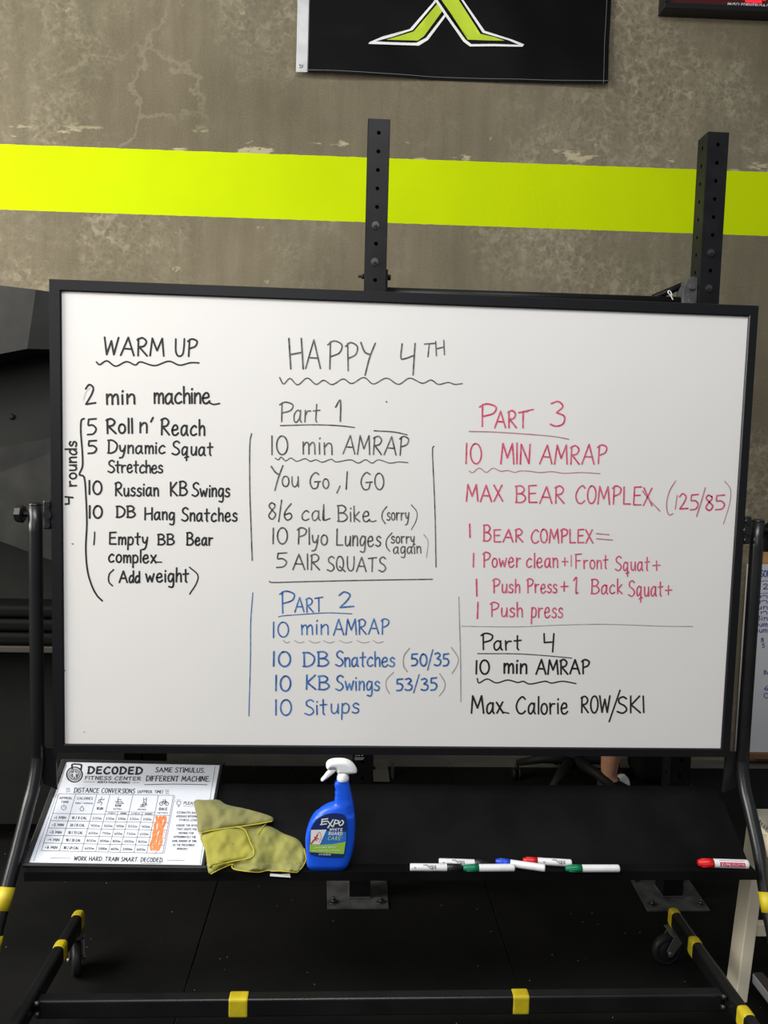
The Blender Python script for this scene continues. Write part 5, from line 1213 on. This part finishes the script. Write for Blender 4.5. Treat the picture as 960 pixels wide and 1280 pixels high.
# ================================================================== OFFICE CHAIR AND SEATED PERSON behind the board
hub = Vector((0.90, 1.30, 0))
CH = thing('office_chair', 'black office chair on a five spoke wheeled base behind the whiteboard', 'chair', hub)
b = bmesh.new(); add_lathe(b, [(0.035, 0.10), (0.035, 0.16), (0.026, 0.17), (0.026, 0.40), (0.05, 0.42)], 20, 'Z', hub); obj('gas_lift', b, M['rubber'], CH)
b = bmesh.new(); cast = []
for k in range(5):
    a = math.radians(160)+k*2*math.pi/5; d = Vector((math.cos(a), math.sin(a), 0))
    e = hub+d*0.25
    add_tube(b, [hub+d*0.02+Vector((0, 0, 0.135)), hub+d*0.14+Vector((0, 0, 0.115)), e+Vector((0, 0, 0.078))], 0.02, 10, radii=[0.026, 0.021, 0.015]); cast.append(e)
obj('star_base', b, M['gear_dark'], CH)
for e in cast:
    b = bmesh.new()
    for s in (-1, 1): add_lathe(b, [(0.012, s*0.006), (0.026, s*0.007), (0.028, s*0.012), (0.026, s*0.020), (0.01, s*0.022)], 18, 'X', (e.x, e.y, 0.028))
    add_cyl(b, (e.x, e.y, 0.03), (e.x, e.y, 0.075), 0.008, 10); obj('caster', b, M['rubber'], CH)
ang = math.atan2(-0.62, 0.45)      # facing direction in plan
fd = Vector((math.cos(ang), math.sin(ang), 0)); sd = Vector((-fd.y, fd.x, 0))
RZ = Matrix.Rotation(ang-math.pi/2, 4, 'Z')
b = bmesh.new(); add_box(b, hub+Vector((0, 0, 0.455))+fd*0.02, (0.46, 0.44, 0.07), 0.03, RZ, 4); obj('seat', b, M['black_fabric'], CH)
b = bmesh.new(); add_box(b, hub+Vector((0, 0, 0.80))-fd*0.235, (0.42, 0.05, 0.46), 0.022, RZ, 4); add_box(b, hub+Vector((0, 0, 0.50))-fd*0.235, (0.06, 0.02, 0.2), 0.004, RZ); obj('backrest', b, M['black_fabric'], CH)
PR = thing('person', 'seated person behind the whiteboard, only a bare ankle with black sock showing', 'person', (hub.x, hub.y, 0))
def skin_mesh(name, verts, edges, m, parent, sub=2, root=0):
    me = bpy.data.meshes.new(name); me.from_pydata([v[0] for v in verts], edges, [])
    o = bpy.data.objects.new(name, me); COL.objects.link(o)
    md = o.modifiers.new('skin', 'SKIN'); md.use_smooth_shade = True
    sv = me.skin_vertices[0] if me.skin_vertices else None
    if sv is None:
        bm_ = bmesh.new(); bm_.from_mesh(me); lay = bm_.verts.layers.skin.verify(); bm_.to_mesh(me); bm_.free(); sv = me.skin_vertices[0]
    for i, v in enumerate(verts): sv.data[i].radius = v[1] if isinstance(v[1], tuple) else (v[1], v[1]); sv.data[i].use_root = (i == root)
    s = o.modifiers.new('sub', 'SUBSURF'); s.levels = sub; s.render_levels = sub
    dg_ = bpy.context.evaluated_depsgraph_get(); ev = o.evaluated_get(dg_); nm = bpy.data.meshes.new_from_object(ev)
    bpy.data.objects.remove(o); bpy.data.meshes.remove(me)
    nm.transform(Matrix.Translation(-root_of(parent).location)); nm.materials.clear()
    for p_ in nm.polygons: p_.use_smooth = True
    return link(name, nm, m, parent)
pel = hub+Vector((0, 0, 0.60))-fd*0.07
Z3 = Vector((0, 0, 1))
ank_l = Vector((1.028, 1.185, 0.085))                 # the leg the photo shows
kn_l = Vector((1.01, 1.17, 0.50)) + fd*0.03
kn_r = hub+fd*0.30-sd*0.27+Vector((0, 0, 0.64)); ank_r = kn_l+Z3*0.17+fd*0.04+sd*0.06   # crossed over the other knee
hl, hr = pel+sd*0.09, pel-sd*0.09
ch_ = pel+Z3*0.40-fd*0.02; nk = pel+Z3*0.53; hd_ = pel+Z3*0.66+fd*0.02
sl, sr = pel+Z3*0.46+sd*0.17, pel+Z3*0.46-sd*0.17
el_l, el_r = sl+Z3*-0.26+fd*0.06+sd*0.05, sr+Z3*-0.26+fd*0.06-sd*0.05
wr_l, wr_r = el_l+fd*0.22-Z3*0.09-sd*0.04, el_r+fd*0.22-Z3*0.09+sd*0.04
hand_l, hand_r = wr_l+fd*0.07-Z3*0.02, wr_r+fd*0.07-Z3*0.02
V = [(pel, (0.12, 0.09)), (pel+Z3*0.2, (0.108, 0.082)), (ch_, (0.125, 0.09)), (nk, 0.055), (pel+Z3*0.59, 0.052), (hd_, (0.078, 0.092)), (hd_+Z3*0.11, (0.07, 0.085)),
     (hl, 0.085), (kn_l, 0.058), (kn_l.lerp(ank_l, 0.35), 0.055), (ank_l, 0.036), (ank_l+fd*0.13-Z3*0.055, 0.016),
     (hr, 0.085), (kn_r, 0.058), (kn_r.lerp(ank_r, 0.35), 0.055), (ank_r, 0.036), (ank_r+fd*0.13-Z3*0.055, 0.016),
     (sl, 0.055), (el_l, 0.038), (wr_l, 0.026), (hand_l, (0.036, 0.02)), (sr, 0.055), (el_r, 0.038), (wr_r, 0.026), (hand_r, (0.036, 0.02))]
E_ = [(0, 1), (1, 2), (2, 3), (3, 4), (4, 5), (5, 6), (0, 7), (7, 8), (8, 9), (9, 10), (10, 11), (0, 12), (12, 13), (13, 14), (14, 15), (15, 16), (2, 17), (17, 18), (18, 19), (19, 20), (2, 21), (21, 22), (22, 23), (23, 24)]
for hi, hnd, s in ((20, hand_l, 1), (24, hand_r, -1)):
    for k in range(4):
        base = hnd+fd*0.03+sd*s*(-0.024+0.016*k); ln = (0.062, 0.072, 0.068, 0.052)[k] if s > 0 else (0.062, 0.072, 0.068, 0.052)[k]
        i0 = len(V); V += [(base, 0.0085), (base+fd*ln*0.55-Z3*0.012, 0.008), (base+fd*ln-Z3*0.035, 0.0065)]; E_ += [(hi, i0), (i0, i0+1), (i0+1, i0+2)]
    base = hnd-fd*0.01-sd*s*0.034; i0 = len(V); V += [(base, 0.010), (base+fd*0.04-sd*s*0.014-Z3*0.012, 0.0075)]; E_ += [(hi, i0), (i0, i0+1)]
BD = skin_mesh('body', V, E_, M['skin'], PR)
skin_mesh('shirt', [(pel+Z3*0.02, (0.165, 0.150)), (pel+Z3*0.2, (0.160, 0.150)), (ch_, (0.172, 0.158)), (pel+Z3*0.50, 0.085), (sl, 0.068), (sl.lerp(el_l, 0.55), 0.058), (sr, 0.068), (sr.lerp(el_r, 0.55), 0.058)], [(0, 1), (1, 2), (2, 3), (2, 4), (4, 5), (2, 6), (6, 7)], M['shirt'], PR)
skin_mesh('shorts', [(pel, (0.145, 0.115)), (hl, 0.10), (hl.lerp(kn_l, 0.7), 0.085), (hr, 0.10), (hr.lerp(kn_r, 0.7), 0.085)], [(0, 1), (1, 2), (0, 3), (3, 4)], M['shorts'], PR)
for an, kn in ((ank_l, kn_l), (ank_r, kn_r)):
    b = bmesh.new(); add_tube(b, [an+Z3*0.012, an-Z3*0.02, an-Z3*0.055+fd*0.01], 0.05, 24, radii=[0.048, 0.048, 0.046]); obj('sock', b, M['shorts'], PR)
    b = bmesh.new(); add_box(b, an-Z3*0.074+fd*0.07, (0.10, 0.29, 0.022), 0.008, RZ, 3); obj('shoe_sole', b, M['white_plastic'], PR)
    skin_mesh('shoe', [(an-Z3*0.03-fd*0.035, (0.056, 0.05)), (an-Z3*0.03+fd*0.05, (0.056, 0.05)), (an-Z3*0.04+fd*0.16, (0.05, 0.036))], [(0, 1), (1, 2)], M['black_fabric'], PR)
b = bmesh.new(); bmesh.ops.create_uvsphere(b, u_segments=24, v_segments=16, radius=1.0)
bmesh.ops.delete(b, geom=[v for v in b.verts if v.co.z < -0.25 or (v.co.y > 0.45 and v.co.z < 0.15)], context='VERTS')
bmesh.ops.scale(b, vec=(0.083, 0.100, 0.092), verts=b.verts); bmesh.ops.transform(b, matrix=Matrix.Translation(hd_+Z3*0.085-fd*0.008) @ RZ, verts=b.verts); obj('hair', b, M['hair'], PR, smooth=True)
for s in (-1, 1):
    b = bmesh.new(); bmesh.ops.create_uvsphere(b, u_segments=12, v_segments=8, radius=0.009); bmesh.ops.translate(b, vec=hd_+Z3*0.035+fd*0.083+sd*s*0.028, verts=b.verts); ey = obj('eye', b, M['eye'], PR, smooth=True)
    b = bmesh.new(); bmesh.ops.create_uvsphere(b, u_segments=10, v_segments=8, radius=0.0048); bmesh.ops.translate(b, vec=hd_+Z3*0.035+fd*0.0885+sd*s*0.028, verts=b.verts); obj('iris', b, M['hair'], ey, smooth=True)
    b = bmesh.new(); add_lathe(b, [(0.004, -0.006), (0.026, -0.004), (0.028, 0.004), (0.012, 0.006)], 16, 'X'); bmesh.ops.transform(b, matrix=Matrix.Translation(hd_+Z3*0.02+sd*s*0.080) @ RZ, verts=b.verts); obj('ear', b, M['skin'], PR)
b = bmesh.new(); add_tube(b, [hd_+Z3*0.035+fd*0.092, hd_+Z3*0.0+fd*0.112, hd_-Z3*0.006+fd*0.092], 0.01, 10, radii=[0.006, 0.012, 0.008]); obj('nose', b, M['skin'], PR)
b = bmesh.new(); add_tube(b, [hd_-Z3*0.032+fd*0.086+sd*0.024, hd_-Z3*0.034+fd*0.096, hd_-Z3*0.032+fd*0.086-sd*0.024], 0.006, 8, radii=[0.002, 0.006, 0.002]); obj('mouth', b, M['lip'], PR)

# black gear bag by the wall, right of the person's foot
q0 = on_y(803, 965, 1.36)
BG = thing('gym_bag', 'black bag with a grey seam on the floor behind the whiteboard, right of the ankle', 'bag', (q0.x, 1.40, 0))
b = bmesh.new(); add_box(b, (q0.x+0.055, 1.40, 0.115), (0.19, 0.20, 0.23), 0.07, seg=5); bgm = obj('bag_body', b, M['black_fabric'], BG, smooth=True)
b = bmesh.new(); add_tube(b, [(q0.x+0.085, 1.294, 0.06), (q0.x+0.086, 1.294, 0.17)], 0.0025, 8); add_tube(b, [(q0.x-0.03, 1.2965, 0.165), (q0.x+0.086, 1.294, 0.163)], 0.0022, 8); obj('seam', b, M['dark_steel'], BG)

# small crumpled white cloth on the floor between the ankle and the bag
q0 = on_z(778, 980, 0.03)
b = bmesh.new(); bmesh.ops.create_icosphere(b, subdivisions=3, radius=1.0)
for v in b.verts:
    k = 1+0.22*noise.noise(v.co*2.2+Vector((4, 1, 2))); v.co = Vector((v.co.x*0.030*k, v.co.y*0.04*k, max(-1, v.co.z*1.2)*0.032*k))
bmesh.ops.translate(b, vec=(q0.x, q0.y, 0.046), verts=b.verts)
zm = min(v.co.z for v in b.verts)
bmesh.ops.translate(b, vec=(0, 0, -zm), verts=b.verts)
tag(obj('white_towel', b, M['white_plastic'], smooth=True), 'small crumpled white cloth on the floor right of the bare ankle', 'towel')
